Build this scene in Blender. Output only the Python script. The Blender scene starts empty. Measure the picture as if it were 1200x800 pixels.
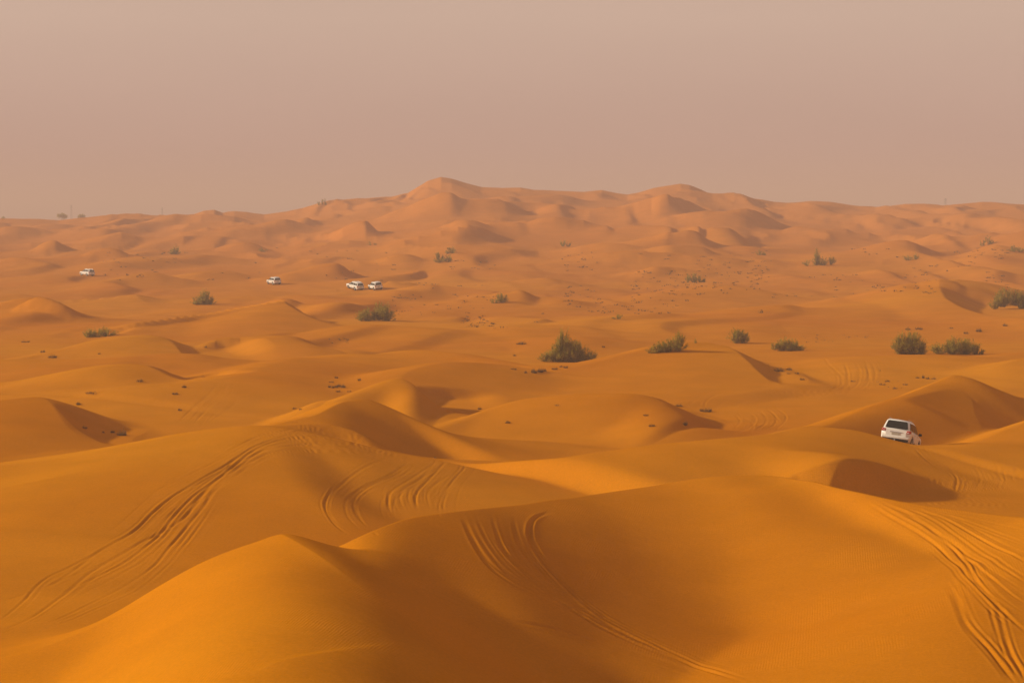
import bpy, bmesh, math, random
import numpy as np
from mathutils import Vector, Matrix

random.seed(7)
rng = np.random.default_rng(11)
scene = bpy.context.scene
C = scene.collection

# ------------------------------------------------------------------ camera
F_PX, CAM_H, V_HOR = 2500.0, 16.4, 250.0
PITCH = math.atan((400 - V_HOR) / F_PX)
cam_d = bpy.data.cameras.new('camera')
cam_d.sensor_width = 36.0
cam_d.lens = 36.0 * F_PX / 1200.0
cam_d.clip_start = 0.5
cam_d.clip_end = 60000
cam = bpy.data.objects.new('camera', cam_d)
C.objects.link(cam)
cam.location = (0, 0, CAM_H)
cam.rotation_euler = (math.pi / 2 - PITCH, 0, 0)
scene.camera = cam

# ------------------------------------------------------------------ light
SUN_EL, SUN_AZ = 20.5, 7.0        # azimuth: degrees beyond due left of the view
sd = Vector((-math.cos(math.radians(SUN_AZ)) * math.cos(math.radians(SUN_EL)),
             math.sin(math.radians(SUN_AZ)) * math.cos(math.radians(SUN_EL)),
             math.sin(math.radians(SUN_EL))))
sun_d = bpy.data.lights.new('sun', 'SUN')
sun_d.energy = 4.7
sun_d.angle = math.radians(2.5)
sun_d.color = (1.0, 0.90, 0.68)
sun = bpy.data.objects.new('sun', sun_d)
C.objects.link(sun)
sun.rotation_euler = sd.to_track_quat('Z', 'Y').to_euler()
sun.location = (-60, 40, 80)

world = bpy.data.worlds.new("World")
scene.world = world
world.use_nodes = True
wn, wl = world.node_tree.nodes, world.node_tree.links
wn.clear()
w_out = wn.new('ShaderNodeOutputWorld')
w_bg = wn.new('ShaderNodeBackground')
sky = wn.new('ShaderNodeTexSky')
sky.sky_type = 'NISHITA'
sky.sun_disc = False
sky.sun_elevation = math.radians(SUN_EL)
sky.sun_rotation = math.atan2(sd.x, sd.y)
sky.dust_density = 8.0
sky.air_density = 1.0
w_bg.inputs['Strength'].default_value = 0.1
# the whole sky is dust: the blue of the clear sky is veiled by a dust colour
tc = wn.new('ShaderNodeTexCoord')
sep = wn.new('ShaderNodeSeparateXYZ')
ramp = wn.new('ShaderNodeValToRGB')
DUST = [(0.00, (5.6, 3.5, 2.75)), (0.03, (5.7, 3.7, 3.1)), (0.09, (6.5, 4.6, 3.65)), (0.35, (5.0, 3.7, 3.1)), (1.0, (2.8, 2.25, 2.1))]
els = ramp.color_ramp.elements
els[0].position, els[0].color = DUST[0][0], tuple(c / 8 for c in DUST[0][1]) + (1,)
els[1].position, els[1].color = DUST[-1][0], tuple(c / 8 for c in DUST[-1][1]) + (1,)
for p, c in DUST[1:-1]:
    e = els.new(p); e.color = tuple(k / 8 for k in c) + (1,)
scl = wn.new('ShaderNodeVectorMath'); scl.operation = 'SCALE'; scl.inputs['Scale'].default_value = 8.0
mixs = wn.new('ShaderNodeMix'); mixs.data_type = 'RGBA'; mixs.inputs['Factor'].default_value = 0.9
wl.new(tc.outputs['Generated'], sep.inputs[0])
wl.new(sep.outputs['Z'], ramp.inputs['Fac'])
wl.new(ramp.outputs['Color'], scl.inputs[0])
wl.new(sky.outputs['Color'], mixs.inputs['A'])
dn = wn.new('ShaderNodeTexNoise'); dn.inputs['Scale'].default_value = 2.2; dn.inputs['Detail'].default_value = 3
dmap = wn.new('ShaderNodeMapping'); dmap.inputs['Scale'].default_value = (1, 1, 5)
dmr = wn.new('ShaderNodeMapRange'); dmr.inputs['From Min'].default_value = .3; dmr.inputs['From Max'].default_value = .7
dmr.inputs['To Min'].default_value = .955; dmr.inputs['To Max'].default_value = 1.045
dsc = wn.new('ShaderNodeVectorMath'); dsc.operation = 'SCALE'
wl.new(tc.outputs['Generated'], dmap.inputs['Vector']); wl.new(dmap.outputs['Vector'], dn.inputs['Vector'])
wl.new(dn.outputs['Fac'], dmr.inputs['Value']); wl.new(dmr.outputs['Result'], dsc.inputs['Scale'])
wl.new(scl.outputs['Vector'], dsc.inputs[0])
wl.new(dsc.outputs['Vector'], mixs.inputs['B'])
wl.new(mixs.outputs['Result'], w_bg.inputs['Color'])
wl.new(w_bg.outputs['Background'], w_out.inputs['Surface'])

scene.view_settings.view_transform = 'Standard'
scene.view_settings.look = 'None'
scene.view_settings.exposure = 0.0
scene.view_settings.gamma = 1.0

# ------------------------------------------------------------------ small helpers
def tag(o, label=None, cat=None, group=None, kind=None):
    if label: o['label'] = label
    if cat: o['category'] = cat
    if group: o['group'] = group
    if kind: o['kind'] = kind
    return o

def mat(name, col, rough=0.8, metal=0.0, spec=0.3):
    m = bpy.data.materials.new(name); m.use_nodes = True
    b = m.node_tree.nodes['Principled BSDF']
    b.inputs['Base Color'].default_value = (*col, 1)
    b.inputs['Roughness'].default_value = rough
    b.inputs['Metallic'].default_value = metal
    b.inputs['Specular IOR Level'].default_value = spec
    return m

def smooth(x):
    x = np.clip(x, 0, 1)
    return x * x * (3 - 2 * x)

def vnoise(x, y, seed):
    """lattice value noise, -1..1, C1 smooth"""
    xi = np.floor(x).astype(np.int64); yi = np.floor(y).astype(np.int64)
    fx = x - xi; fy = y - yi
    fx = fx * fx * fx * (fx * (fx * 6 - 15) + 10); fy = fy * fy * fy * (fy * (fy * 6 - 15) + 10)
    def h(a, b):
        n = (a * 374761393 + b * 668265263 + seed * 974634777) & 0xFFFFFFFF
        n = ((n ^ (n >> 13)) * 1274126177) & 0xFFFFFFFF
        return ((n ^ (n >> 16)) & 0xFFFF) / 32767.5 - 1
    a = h(xi, yi); b = h(xi + 1, yi); c = h(xi, yi + 1); d = h(xi + 1, yi + 1)
    return (a * (1 - fx) + b * fx) * (1 - fy) + (c * (1 - fx) + d * fx) * fy

# ------------------------------------------------------------------ terrain: large form
SKY = np.array([(-700, 254), (-300, 250), (-100, 256), (0, 256), (20, 256), (50, 257), (70, 258), (100, 255), (130, 251.5), (148, 250), (165, 250), (180, 252), (210, 253),
    (228, 250.5), (240, 246.5), (252, 245.5), (262, 249), (275, 247), (290, 248), (310, 251), (335, 248), (355, 244.5), (372, 239.5), (385, 236),
    (400, 235), (440, 231.5), (460, 230), (478, 226), (490, 219), (502, 212), (517, 207.5), (530, 210), (545, 214), (565, 219), (590, 220.5), (610, 220), (625, 223), (645, 224),
    (665, 224), (685, 224.5), (705, 222.5), (720, 225.5), (735, 227.5), (748, 225), (765, 220), (780, 217.5), (797, 215.5), (808, 217), (822, 222.5), (835, 229),
    (848, 233), (862, 235.5), (876, 232.5), (892, 234), (906, 237), (920, 238), (950, 236.5), (970, 237), (990, 240), (1010, 242), (1025, 243.5), (1040, 241.5), (1060, 238.5), (1085, 239),
    (1105, 241), (1125, 239), (1150, 237), (1172, 238), (1200, 240), (1300, 238), (1500, 243), (1900, 240)], float)
D_SKY = 1120.0
SKY_U = np.arange(-700, 1901, 10.0)
_s = np.interp(SKY_U, SKY[:, 0], SKY[:, 1]); _k = np.exp(-(np.arange(-9, 10) / 4.5) ** 2); _k /= _k.sum()
SKY_B = np.convolve(np.pad(_s, 9, mode='edge'), _k, mode='valid') + 3.0

def ground(x, y):
    """broad ground level: flat sand plain rising to the far dune ridge"""
    r = np.hypot(x, y)
    az = np.arctan2(x, np.maximum(y, 1e-6) * 1.0)
    fwd = smooth((np.where(y > 0, y, 0) / np.maximum(r, 1e-6) - 0.45) / 0.4)
    u = 600 + F_PX * np.tan(np.clip(az, -0.7, 0.7))
    v1 = np.interp(u, SKY[:, 0], SKY[:, 1]); v2 = np.interp(u, SKY_U, SKY_B)
    near_top = smooth((r - 985) / 110)
    hs = CAM_H + (V_HOR - (v2 * (1 - near_top) + v1 * near_top)) * D_SKY / F_PX
    hs = hs * fwd + 12 * (1 - fwd)
    t = (r - 470) / (D_SKY - 470)
    up = np.where(t < 1, np.clip(t, 0, 1) ** 1.12, np.clip(1 - (r - D_SKY) / 900, 0, 1) ** 1.3)
    # gentle S so that the ridge top stays rounded
    rise = hs * up
    und = 0.25 * vnoise(x / 42 + 3, y / 60, 1) * smooth((r - 60) / 80)
    und += 1.3 * vnoise(x / 130, y / 190 + 7, 2) * smooth((r - 420) / 350) * np.clip(1.05 - np.abs(up), 0.0, 1)
    camdune = np.maximum(0, 14.9 - 0.31 * np.sqrt(r * r + 4.0))
    return np.maximum(rise + und, 0) * 1.0 + np.minimum(rise + und, 0) + camdune

def ray(u, v):
    """horizontal unit direction and tan of the downward angle of a sight line"""
    cp, sp = math.cos(PITCH), math.sin(PITCH)
    a = (400 - v) / F_PX
    dx = (u - 600) / F_PX; dy = cp + a * sp; dz = -sp + a * cp
    n = math.hypot(dx, dy)
    return dx / n, dy / n, dz / n

_R = np.concatenate([np.arange(45, 400, 0.5), np.arange(400, 1600, 2.0)])
def place(u, v, h):
    """world point on the sight line that lies h above the ground level"""
    dx, dy, k = ray(u, v)
    g = ground(dx * _R, dy * _R) + h
    z = CAM_H + k * _R
    f = z - g
    i = np.argmax(f < 0)
    if f[i] >= 0: i = int(np.argmin(f))
    r = _R[i]
    if i > 0 and f[i] < 0 < f[i - 1]:
        r = _R[i - 1] + (_R[i] - _R[i - 1]) * f[i - 1] / (f[i - 1] - f[i])
    return dx * r, dy * r

def densify(P, n=4):
    P = np.array(P, float)
    Q = np.vstack([2 * P[0] - P[1], P, 2 * P[-1] - P[-2]])
    out = []
    for i in range(1, len(Q) - 2):
        for k in range(n):
            t = k / n
            out.append(0.5 * ((2 * Q[i]) + (-Q[i - 1] + Q[i + 1]) * t + (2 * Q[i - 1] - 5 * Q[i] + 4 * Q[i + 1] - Q[i + 2]) * t * t
                              + (-Q[i - 1] + 3 * Q[i] - 3 * Q[i + 1] + Q[i + 2]) * t ** 3))
    out.append(P[-1])
    return np.array(out)

# ------------------------------------------------------------------ terrain: grid
DETAIL = 1.0
rr = [0.4]
while rr[-1] < 14000:
    r = rr[-1]
    if r < 50: st = 0.06 * r + 0.2
    elif r < 1500: st = max(0.12, 0.62 * r * r / (CAM_H * F_PX)) / DETAIL
    else: st = 0.03 * r
    if 1000 < r < 1250: st = min(st, 6)
    rr.append(r + st)
RR = np.array(rr)
A_IN = math.radians(14.6)
ni = int(920 * DETAIL)
a_in = np.linspace(-A_IN, A_IN, ni)
a_o = [A_IN]; st = a_in[1] - a_in[0]
while a_o[-1] < math.pi:
    st = min(st * 1.13, math.radians(4)); a_o.append(a_o[-1] + st)
a_o = np.array(a_o[1:]); a_o = A_IN + (a_o - A_IN) * (math.pi - A_IN) / (a_o[-1] - A_IN)
AZ = np.concatenate([-a_o[::-1], a_in, a_o])
nr, nc = len(RR), len(AZ)
print('grid', nr, nc, nr * nc)
SA, CA = np.sin(AZ), np.cos(AZ)
X = RR[:, None] * SA[None, :]
Y = RR[:, None] * CA[None, :]
G0 = ground(X, Y)
B = np.zeros_like(X)          # dune relief above the ground level
PW = 4.0

def window(px, py, w):
    """grid slices that contain everything within w of the polyline"""
    r = np.hypot(px, py); a = np.arctan2(px, py)
    r0, r1 = r.min() - w, r.max() + w
    da = w / max(r.min() - w * 0.3, 5)
    i0, i1 = np.searchsorted(RR, [r0, r1]); j0, j1 = np.searchsorted(AZ, [a.min() - da, a.max() + da])
    return slice(max(i0 - 1, 0), i1 + 1), slice(max(j0 - 1, 0), j1 + 1)

def nearest(xs, ys, px, py, attrs):
    """distance, side (+1 left of travel .. -1 right) and interpolated attributes"""
    best = np.full(xs.shape, 1e18); side = np.zeros(xs.shape)
    A = [np.zeros(xs.shape) for _ in attrs]
    for i in range(len(px) - 1):
        ex, ey = px[i + 1] - px[i], py[i + 1] - py[i]
        L2 = ex * ex + ey * ey
        if L2 < 1e-9: continue
        qx, qy = xs - px[i], ys - py[i]
        t = np.clip((qx * ex + qy * ey) / L2, 0, 1)
        cx, cy = qx - t * ex, qy - t * ey
        d2 = cx * cx + cy * cy
        m = d2 < best
        if not m.any(): continue
        best[m] = d2[m]
        L = math.sqrt(L2)
        cr = (ex * qy - ey * qx)[m] / L
        side[m] = cr / np.maximum(np.sqrt(d2[m]), 1e-6)
        for k, a in enumerate(attrs):
            A[k][m] = a[i] + (a[i + 1] - a[i]) * t[m]
    return np.sqrt(best), np.clip(side, -1, 1), A

def prof(q, rnd):
    q = np.clip(q, 0, 1)
    return rnd * (0.5 - 0.5 * np.cos(np.pi * q)) + (1 - rnd) * np.sin(np.pi / 2 * q)

def ridge(P, wR, wL, rR=0.9, rL=0.9, end=2.5, straight=False, pw=PW):
    """P: (u, v, h) or (u, v, h, kR, kL); kR, kL scale the widths at that vertex.
    The crest runs along the chord of the line; the flanks fall away across the chord."""
    P = [tuple(p) + (1.0, 1.0) if len(p) == 3 else tuple(p) for p in P]
    D = densify(P, 4)
    xy = np.array([place(u, v, max(h, 0.0)) for u, v, h, _, _ in D])
    if straight:                      # far crests: even out the distance, keep the line of sight
        r = np.hypot(xy[:, 0], xy[:, 1]); q = np.arange(len(r))
        r2 = np.polyval(np.polyfit(q, r, 1), q); r2 = r.mean() + np.clip(r2 - r.mean(), -25, 25)
        K3 = np.array([ray(u, v)[2] for u, v in D[:, :2]])
        xy = xy * (r2 / r)[:, None]
        D[:, 2] = np.clip(CAM_H + K3 * r2 - ground(xy[:, 0], xy[:, 1]), 0.2, 9)
        fade = np.minimum(q, q[::-1]) / (0.22 * len(q)); D[:, 2] *= smooth(fade + 0.15)
    px, py = xy[:, 0], xy[:, 1]
    h = np.maximum(D[:, 2], 0); kR = np.maximum(D[:, 3], .2) * wR; kL = np.maximum(D[:, 4], .2) * wL
    cx, cy = px[-1] - px[0], py[-1] - py[0]; L = math.hypot(cx, cy); cx /= L; cy /= L
    s = (px - px[0]) * cx + (py - py[0]) * cy
    c = -(px - px[0]) * cy + (py - py[0]) * cx
    keep = [0]
    for i in range(1, len(s)):
        if s[i] > s[keep[-1]] + 0.02: keep.append(i)
    s, c, h, kR, kL = s[keep], c[keep], h[keep], kR[keep], kL[keep]
    n = 400; S = np.linspace(s[0], s[-1], n); ds = S[1] - S[0]
    g = max(1, int(end * 0.5 / ds)); K = np.hanning(2 * g + 3); K /= K.sum()
    def smt(a):
        a = np.interp(S, s, a); a = np.pad(a, g + 1, mode='edge'); return np.convolve(a, K, mode='valid')
    c, kR, kL = smt(c), smt(kR), smt(kL); h = smt(h)
    si, sj = window(px, py, max(kR.max(), kL.max()) + end)
    qx, qy = X[si, sj] - px[0], Y[si, sj] - py[0]
    t = qx * cx + qy * cy; p = -qx * cy + qy * cx
    over = np.maximum(np.maximum(S[0] - t, t - S[-1]), 0)
    p = p - np.interp(t, S, c)
    hh = np.interp(t, S, h) * (1 - smooth(over / (end * 2)))
    q = np.where(p > 0, p / np.interp(t, S, kL), -p / np.interp(t, S, kR))
    b = np.where(p > 0, hh * (1 - prof(q, rL)), hh * (1 - prof(q, rR)))
    B[si, sj] = (B[si, sj] ** pw + b ** pw) ** (1 / pw)

CUT = []
def slip(P, w, slope=0.6, floor=0.0):
    """slip face: right of the brink line the sand falls away at the angle of repose"""
    CUT.append((P, w, slope, floor))

# (u, v) of crest points as seen from the camera station, h above the plain in metres;
# travelling along the line, R is the side towards the viewer
# --- foreground
ridge([(-120, 800, .3), (-60, 786, .5), (0, 771, .8), (50, 758, 1.1), (100, 738, 1.5), (160, 718, 2.0), (200, 700, 2.3), (240, 683, 2.7), (270, 668, 3.1),
       (300, 651, 3.6), (320, 641, 3.95), (336, 635.5, 4.3)], 24, 9, 0.9, 0.35, pw=14)
ridge([(336, 636, 4.2), (342, 655, 4.25), (345, 690, 4.25), (343, 740, 4.2), (338, 800, 4.0), (330, 870, 3.6), (310, 960, 3.0)], 11, 12, 1.0, 1.0, pw=8)
ridge([(318, 800, 3.5), (340, 794, 3.6), (380, 785, 3.6), (410, 782, 3.45), (440, 781, 3.2), (460, 783, 2.9), (480, 789, 2.4), (505, 802, 1.6), (530, 820, 0.8)], 9, 2.5, 0.9, 0.4, pw=14)
ridge([(336, 640, 3.6), (352, 645, 3.3), (373, 651, 3.1, .7, 1), (400, 640, 3.6, .7, 1), (430, 625, 4.0, .75, 1), (465, 611, 4.1, .8, 1), (500, 603, 4.0, .9, 1), (550, 595, 3.8), (600, 590, 3.4), (650, 585, 3.0),
       (700, 579, 2.7), (760, 571, 2.7), (800, 564, 2.85), (840, 559, 3.05), (870, 557, 3.1), (900, 556, 3.15), (930, 559, 3.2), (960, 565, 3.25), (1000, 577, 3.25),
       (1040, 587, 3.2), (1080, 594, 3.2), (1150, 602, 3.25), (1230, 610, 3.4), (1350, 620, 3.3)], 30, 9, 0.75, 0.45, pw=10)
ridge([(1330, 620, 3.4), (1250, 660, 3.1), (1190, 710, 2.6), (1150, 760, 2.0), (1110, 830, 1.2)], 13, 20, 1.0, 1.0)
ridge([(900, 600, 1.9), (980, 622, 2.2), (1060, 650, 2.2), (1130, 680, 2.0)], 12, 12, 1.0, 1.0)
# --- the big shoulder with the wheel tracks, left of centre
ridge([(-90, 552, 1.6), (0, 545, 1.8), (50, 542, 1.9), (100, 536, 2.0), (150, 527, 2.2), (200, 519, 2.4), (250, 511, 2.6), (300, 503, 2.9, .9, 1), (340, 492, 3.1, .6, 1), (370, 485, 3.3, .5, 1), (400, 473, 3.5, .42, 1),
       (418, 469, 3.6, .42, 1), (432, 468, 3.6, .42, .9), (450, 473, 3.3, .42, .8), (470, 484, 2.8, .42, .7), (490, 495, 2.2, .45, .6), (520, 505, 1.5, .5, .5), (560, 511, 0.9, .5, .5), (620, 516, .5, .5, .5)], 30, 15, 0.6, 0.7)
ridge([(260, 520, 2.2), (300, 508, 2.7), (330, 501, 2.9), (360, 497, 3.0), (390, 498, 2.9), (415, 503, 2.7), (435, 512, 2.3), (455, 524, 1.7), (480, 532, 1.3), (520, 538, 0.9), (600, 541, 0.6)], 10, 6, 0.7, 0.9, pw=12)
ridge([(308, 512, 2.3), (320, 530, 2.4), (332, 552, 2.1), (352, 578, 1.7), (380, 603, 1.2), (405, 625, 0.8), (420, 650, .4)], 34, 7, 1.0, 0.95, pw=10)
ridge([(0, 620, 1.0), (60, 585, 1.5), (130, 560, 1.9), (230, 535, 2.3), (300, 510, 2.7)], 26, 18, 1.0, 1.0)
ridge([(-60, 590, 1.2), (0, 560, 1.7), (28, 556, 1.8), (45, 568, 1.5), (55, 590, 1.0), (50, 620, .5)], 12, 7, 1.0, 0.8)
# --- centre band and its right end
ridge([(500, 552, 0.2), (560, 545, 0.8), (600, 541, 1.3), (660, 536, 1.8), (700, 530, 2.0), (750, 524, 2.2), (800, 518, 2.3), (850, 512, 2.4), (900, 508, 2.35), (940, 500, 2.3), (975, 490, 2.3, .6, 1),
       (1000, 482, 2.45, .5, 1), (1030, 472, 2.75, .55, 1), (1060, 463, 3.05, .6, 1), (1090, 451, 3.35, .6, 1), (1105, 444, 3.65, .65, .8), (1117, 439.5, 3.85, .65, .7), (1128, 445, 3.3, .65, .7), (1145, 453, 2.9, .65, 1), (1170, 462, 2.2, .7, 1), (1210, 470, 1.4)], 19, 9, 1.0, 0.6)
ridge([(800, 545, .9), (850, 537, 1.4), (900, 532, 1.9), (940, 531, 2.25), (970, 532, 2.45), (986, 536, 2.4)], 9, 12, 0.9, 0.9, end=1.6)
ridge([(975, 508, 1.7), (990, 511, 1.7), (1010, 515, 1.6), (1033, 519.5, 1.5), (1060, 521, 1.45), (1090, 520.5, 1.45), (1120, 517, 1.5), (1150, 508, 1.6), (1180, 500, 1.8), (1230, 485, 2.2), (1300, 470, 2.4)], 20, 7, 0.85, 0.6)
# --- behind the centre
ridge([(540, 492, .4), (560, 484, .9), (600, 470, 1.6), (640, 464, 2.0), (690, 460, 2.3), (740, 460, 2.4), (768, 466, 2.1), (788, 478, 1.6), (806, 492, 1.0), (815, 502, .4)], 15, 12, 1.0, 0.8)
ridge([(440, 455, 1.2), (466, 441, 1.9), (480, 434, 2.1), (500, 428, 2.3), (530, 424, 2.3), (570, 425, 2.0), (610, 430, 1.6), (650, 440, .8)], 20, 14, 0.7, 0.8)
ridge([(385, 470, 1.4), (400, 464, 1.8), (420, 457, 2.1), (445, 448, 2.5), (466, 442, 2.8), (480, 447, 2.6), (492, 457, 2.2), (505, 470, 1.5), (525, 482, .7)], 20, 7, 1.0, 0.7)
ridge([(230, 452, .5), (260, 445, .8), (300, 434, 1.3), (340, 423, 1.6), (400, 418, 1.7), (450, 415, 1.8), (485, 410, 2.1), (515, 411, 2.1), (560, 416, 1.8), (600, 424, 1.3), (640, 434, .7)], 26, 18, 0.9, 0.8)
ridge([(600, 436, .4), (640, 430, 1.0), (670, 425, 1.2), (700, 421, 1.4), (740, 415, 1.7), (760, 410, 2.0), (790, 404, 2.4), (812, 400.5, 2.7), (826, 400, 2.7), (845, 405, 2.4), (865, 413, 2.0), (885, 424, 1.5), (900, 436, 1.0), (915, 452, .5)], 45, 11, 0.95, 0.35)
# --- left middle
ridge([(-60, 480, 1.6), (0, 472, 2.0), (25, 466, 2.3), (43, 464, 2.4), (58, 471, 2.2), (70, 484, 1.8), (84, 499, 1.3), (105, 514, .7), (130, 524, .3)], 26, 9, 1.0, 0.6)
ridge([(40, 463, .5), (100, 460, .9), (150, 453, 1.3), (200, 450, 1.5), (250, 446, 1.6), (280, 440, 1.7), (310, 431, 1.7), (350, 424, 1.4)], 24, 14, 0.9, 0.8)
ridge([(10, 462, .2), (40, 450, .8), (70, 440, 1.4), (100, 432, 1.9), (130, 427, 2.1), (155, 426, 2.1), (172, 430, 1.8), (190, 437, 1.2), (215, 446, .4)], 20, 13, 1.0, 0.8)
ridge([(-60, 425, .5), (0, 420, .8), (80, 421, .9), (150, 417, 1.2), (190, 414, 1.3), (240, 417, 1.1), (300, 425, .6)], 20, 14)
ridge([(65, 414, .3), (95, 404, .9), (120, 396, 1.5), (150, 391.5, 1.9), (170, 390.5, 2.0), (188, 393, 1.8), (198, 398, 1.4), (206, 406, .9), (214, 416, .4)], 24, 9, 1.0, 0.4)
ridge([(225, 414, .3), (260, 401, 1.1), (290, 396, 1.6), (325, 394, 1.8), (350, 396, 1.6), (370, 402, 1.0), (392, 412, .3)], 22, 16, 1.0, 0.9)
ridge([(330, 394, .4), (370, 386, 1.0), (400, 382, 1.3), (440, 380, 1.4), (480, 382, 1.3), (520, 386, 1.0), (560, 393, .6), (600, 402, .3)], 30, 18, 0.9, 0.8)
ridge([(540, 394, .3), (570, 386, .9), (600, 381, 1.2), (640, 379, 1.2), (680, 381, 1.0), (730, 387, .4)], 28, 18)
ridge([(640, 386, .4), (700, 377, .9), (760, 371, 1.2), (820, 366, 1.5), (880, 361, 1.6), (930, 358, 1.6), (980, 356, 1.4), (1040, 352, 1.1), (1080, 350, .8)], 55, 24, 0.9, 0.8)
ridge([(900, 372, .3), (960, 370, .7), (1040, 374, .8), (1100, 380, .6), (1200, 376, 1.0), (1300, 374, .9)], 30, 20)
ridge([(930, 430, .3), (990, 420, .8), (1050, 415, 1.1), (1110, 414, 1.1), (1160, 416, .9), (1230, 410, 1.2)], 26, 14)
ridge([(1130, 440, .4), (1170, 428, 1.2), (1195, 420, 1.6), (1240, 415, 1.8)], 20, 9, .8, .5)
# --- farther
ridge([(1030, 352, .6), (1055, 347, 1.3), (1075, 340, 2.3), (1092, 333, 3.4), (1104, 329, 3.9), (1116, 327, 4.0), (1130, 326, 3.9), (1150, 329, 3.2), (1168, 336, 2.2), (1190, 344, 1.2)], 26, 22, 0.9, 0.8)
ridge([(1100, 330, 3.6), (1103, 340, 3.1), (1110, 350, 2.4), (1128, 359, 1.7), (1160, 366, 1.3), (1200, 371, 1.2), (1250, 374, 1.0)], 30, 10, 1.0, 0.5)
ridge([(225, 378, .4), (250, 371, 1.1), (275, 362, 2.0), (300, 354, 2.9), (318, 349, 3.4), (330, 348.5, 3.4), (340, 356, 2.8), (352, 365, 2.0), (370, 374, 1.2), (395, 382, .5)], 34, 9, 0.9, 0.35)
ridge([(285, 345, 1.0), (302, 339, 1.0), (316, 334.5, 1.3), (330, 338, 1.2), (352, 345, 1.0), (380, 351, .9), (400, 357, .4)], 14, 14, 0.7, 0.9)
ridge([(340, 352, 1.2), (365, 355, 1.3), (390, 360, 1.1), (408, 367, .5)], 10, 10, 1, 1)
ridge([(-40, 376, .4), (0, 366, 1.2), (20, 359, 2.2), (34, 352.5, 3.0), (45, 348, 3.5), (54, 352, 2.9), (66, 359, 1.9), (80, 367, .8)], 18, 9, 0.7, 0.3)
ridge([(45, 348, 3.3), (42, 356, 2.3), (40, 364, 1.4), (38, 374, .6)], 18, 9, 0.8, 0.3)
ridge([(-40, 348, .6), (0, 342, 1.4), (25, 340, 1.6), (45, 345, .8)], 16, 14)
ridge([(85, 350, .4), (110, 341, 1.3), (135, 337, 1.8), (150, 337, 1.8), (158, 342, 1.2), (168, 348, .8), (185, 353, .3)], 20, 9, 1, .4)
ridge([(120, 335, .5), (145, 325, 1.5), (165, 318.5, 2.6), (178, 316, 3.0), (190, 319.5, 2.3), (202, 326, .9)], 18, 14, .7, .8)
ridge([(312, 325, .6), (335, 320, 1.5), (360, 313.5, 2.6), (385, 310, 3.2), (398, 311.5, 2.8), (408, 318, 1.2), (418, 323, .5)], 14, 20, .5, .9)
ridge([(405, 336, .5), (420, 328, 1.5), (431, 321, 2.6), (440, 321, 2.7), (452, 326, 2.0), (466, 333, 1.1), (482, 340, .4)], 14, 16, .4, .9)
ridge([(455, 347, .4), (480, 337, 1.2), (500, 332.5, 1.7), (520, 333, 1.6), (545, 338, 1.0), (570, 346, .4)], 24, 18)
ridge([(560, 352, .5), (595, 346, 1.4), (620, 344, 1.5), (640, 350, .9), (655, 358, .4)], 24, 16)
ridge([(600, 330, .8), (625, 324, 1.8), (642, 325, 1.8), (655, 332, 1.0), (680, 338, .4)], 22, 14, 1, .4)
ridge([(735, 353, .4), (770, 343, 1.3), (800, 335, 2.3), (830, 331.5, 2.8), (850, 332, 2.7), (868, 337, 1.8), (885, 344, .7)], 26, 18, 1, .9)
ridge([(400, 397, .2), (350, 405, .3), (330, 408, .2)], 6, 6)
ridge([(600, 402, .4), (660, 396, .9), (700, 394, .8), (760, 398, .3)], 18, 12)
ridge([(740, 318, .5), (757, 313, 1.6), (775, 311, 2.0), (800, 314, 1.2), (820, 319, .5)], 16, 14, .4, .8)
ridge([(880, 300, .5), (900, 305, 1.2), (925, 303, .9)], 14, 12)
ridge([(1000, 318, .4), (1022, 313, 1.3), (1036, 319, 1.0), (1050, 325, .3)], 14, 9, .8, .4)
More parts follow.
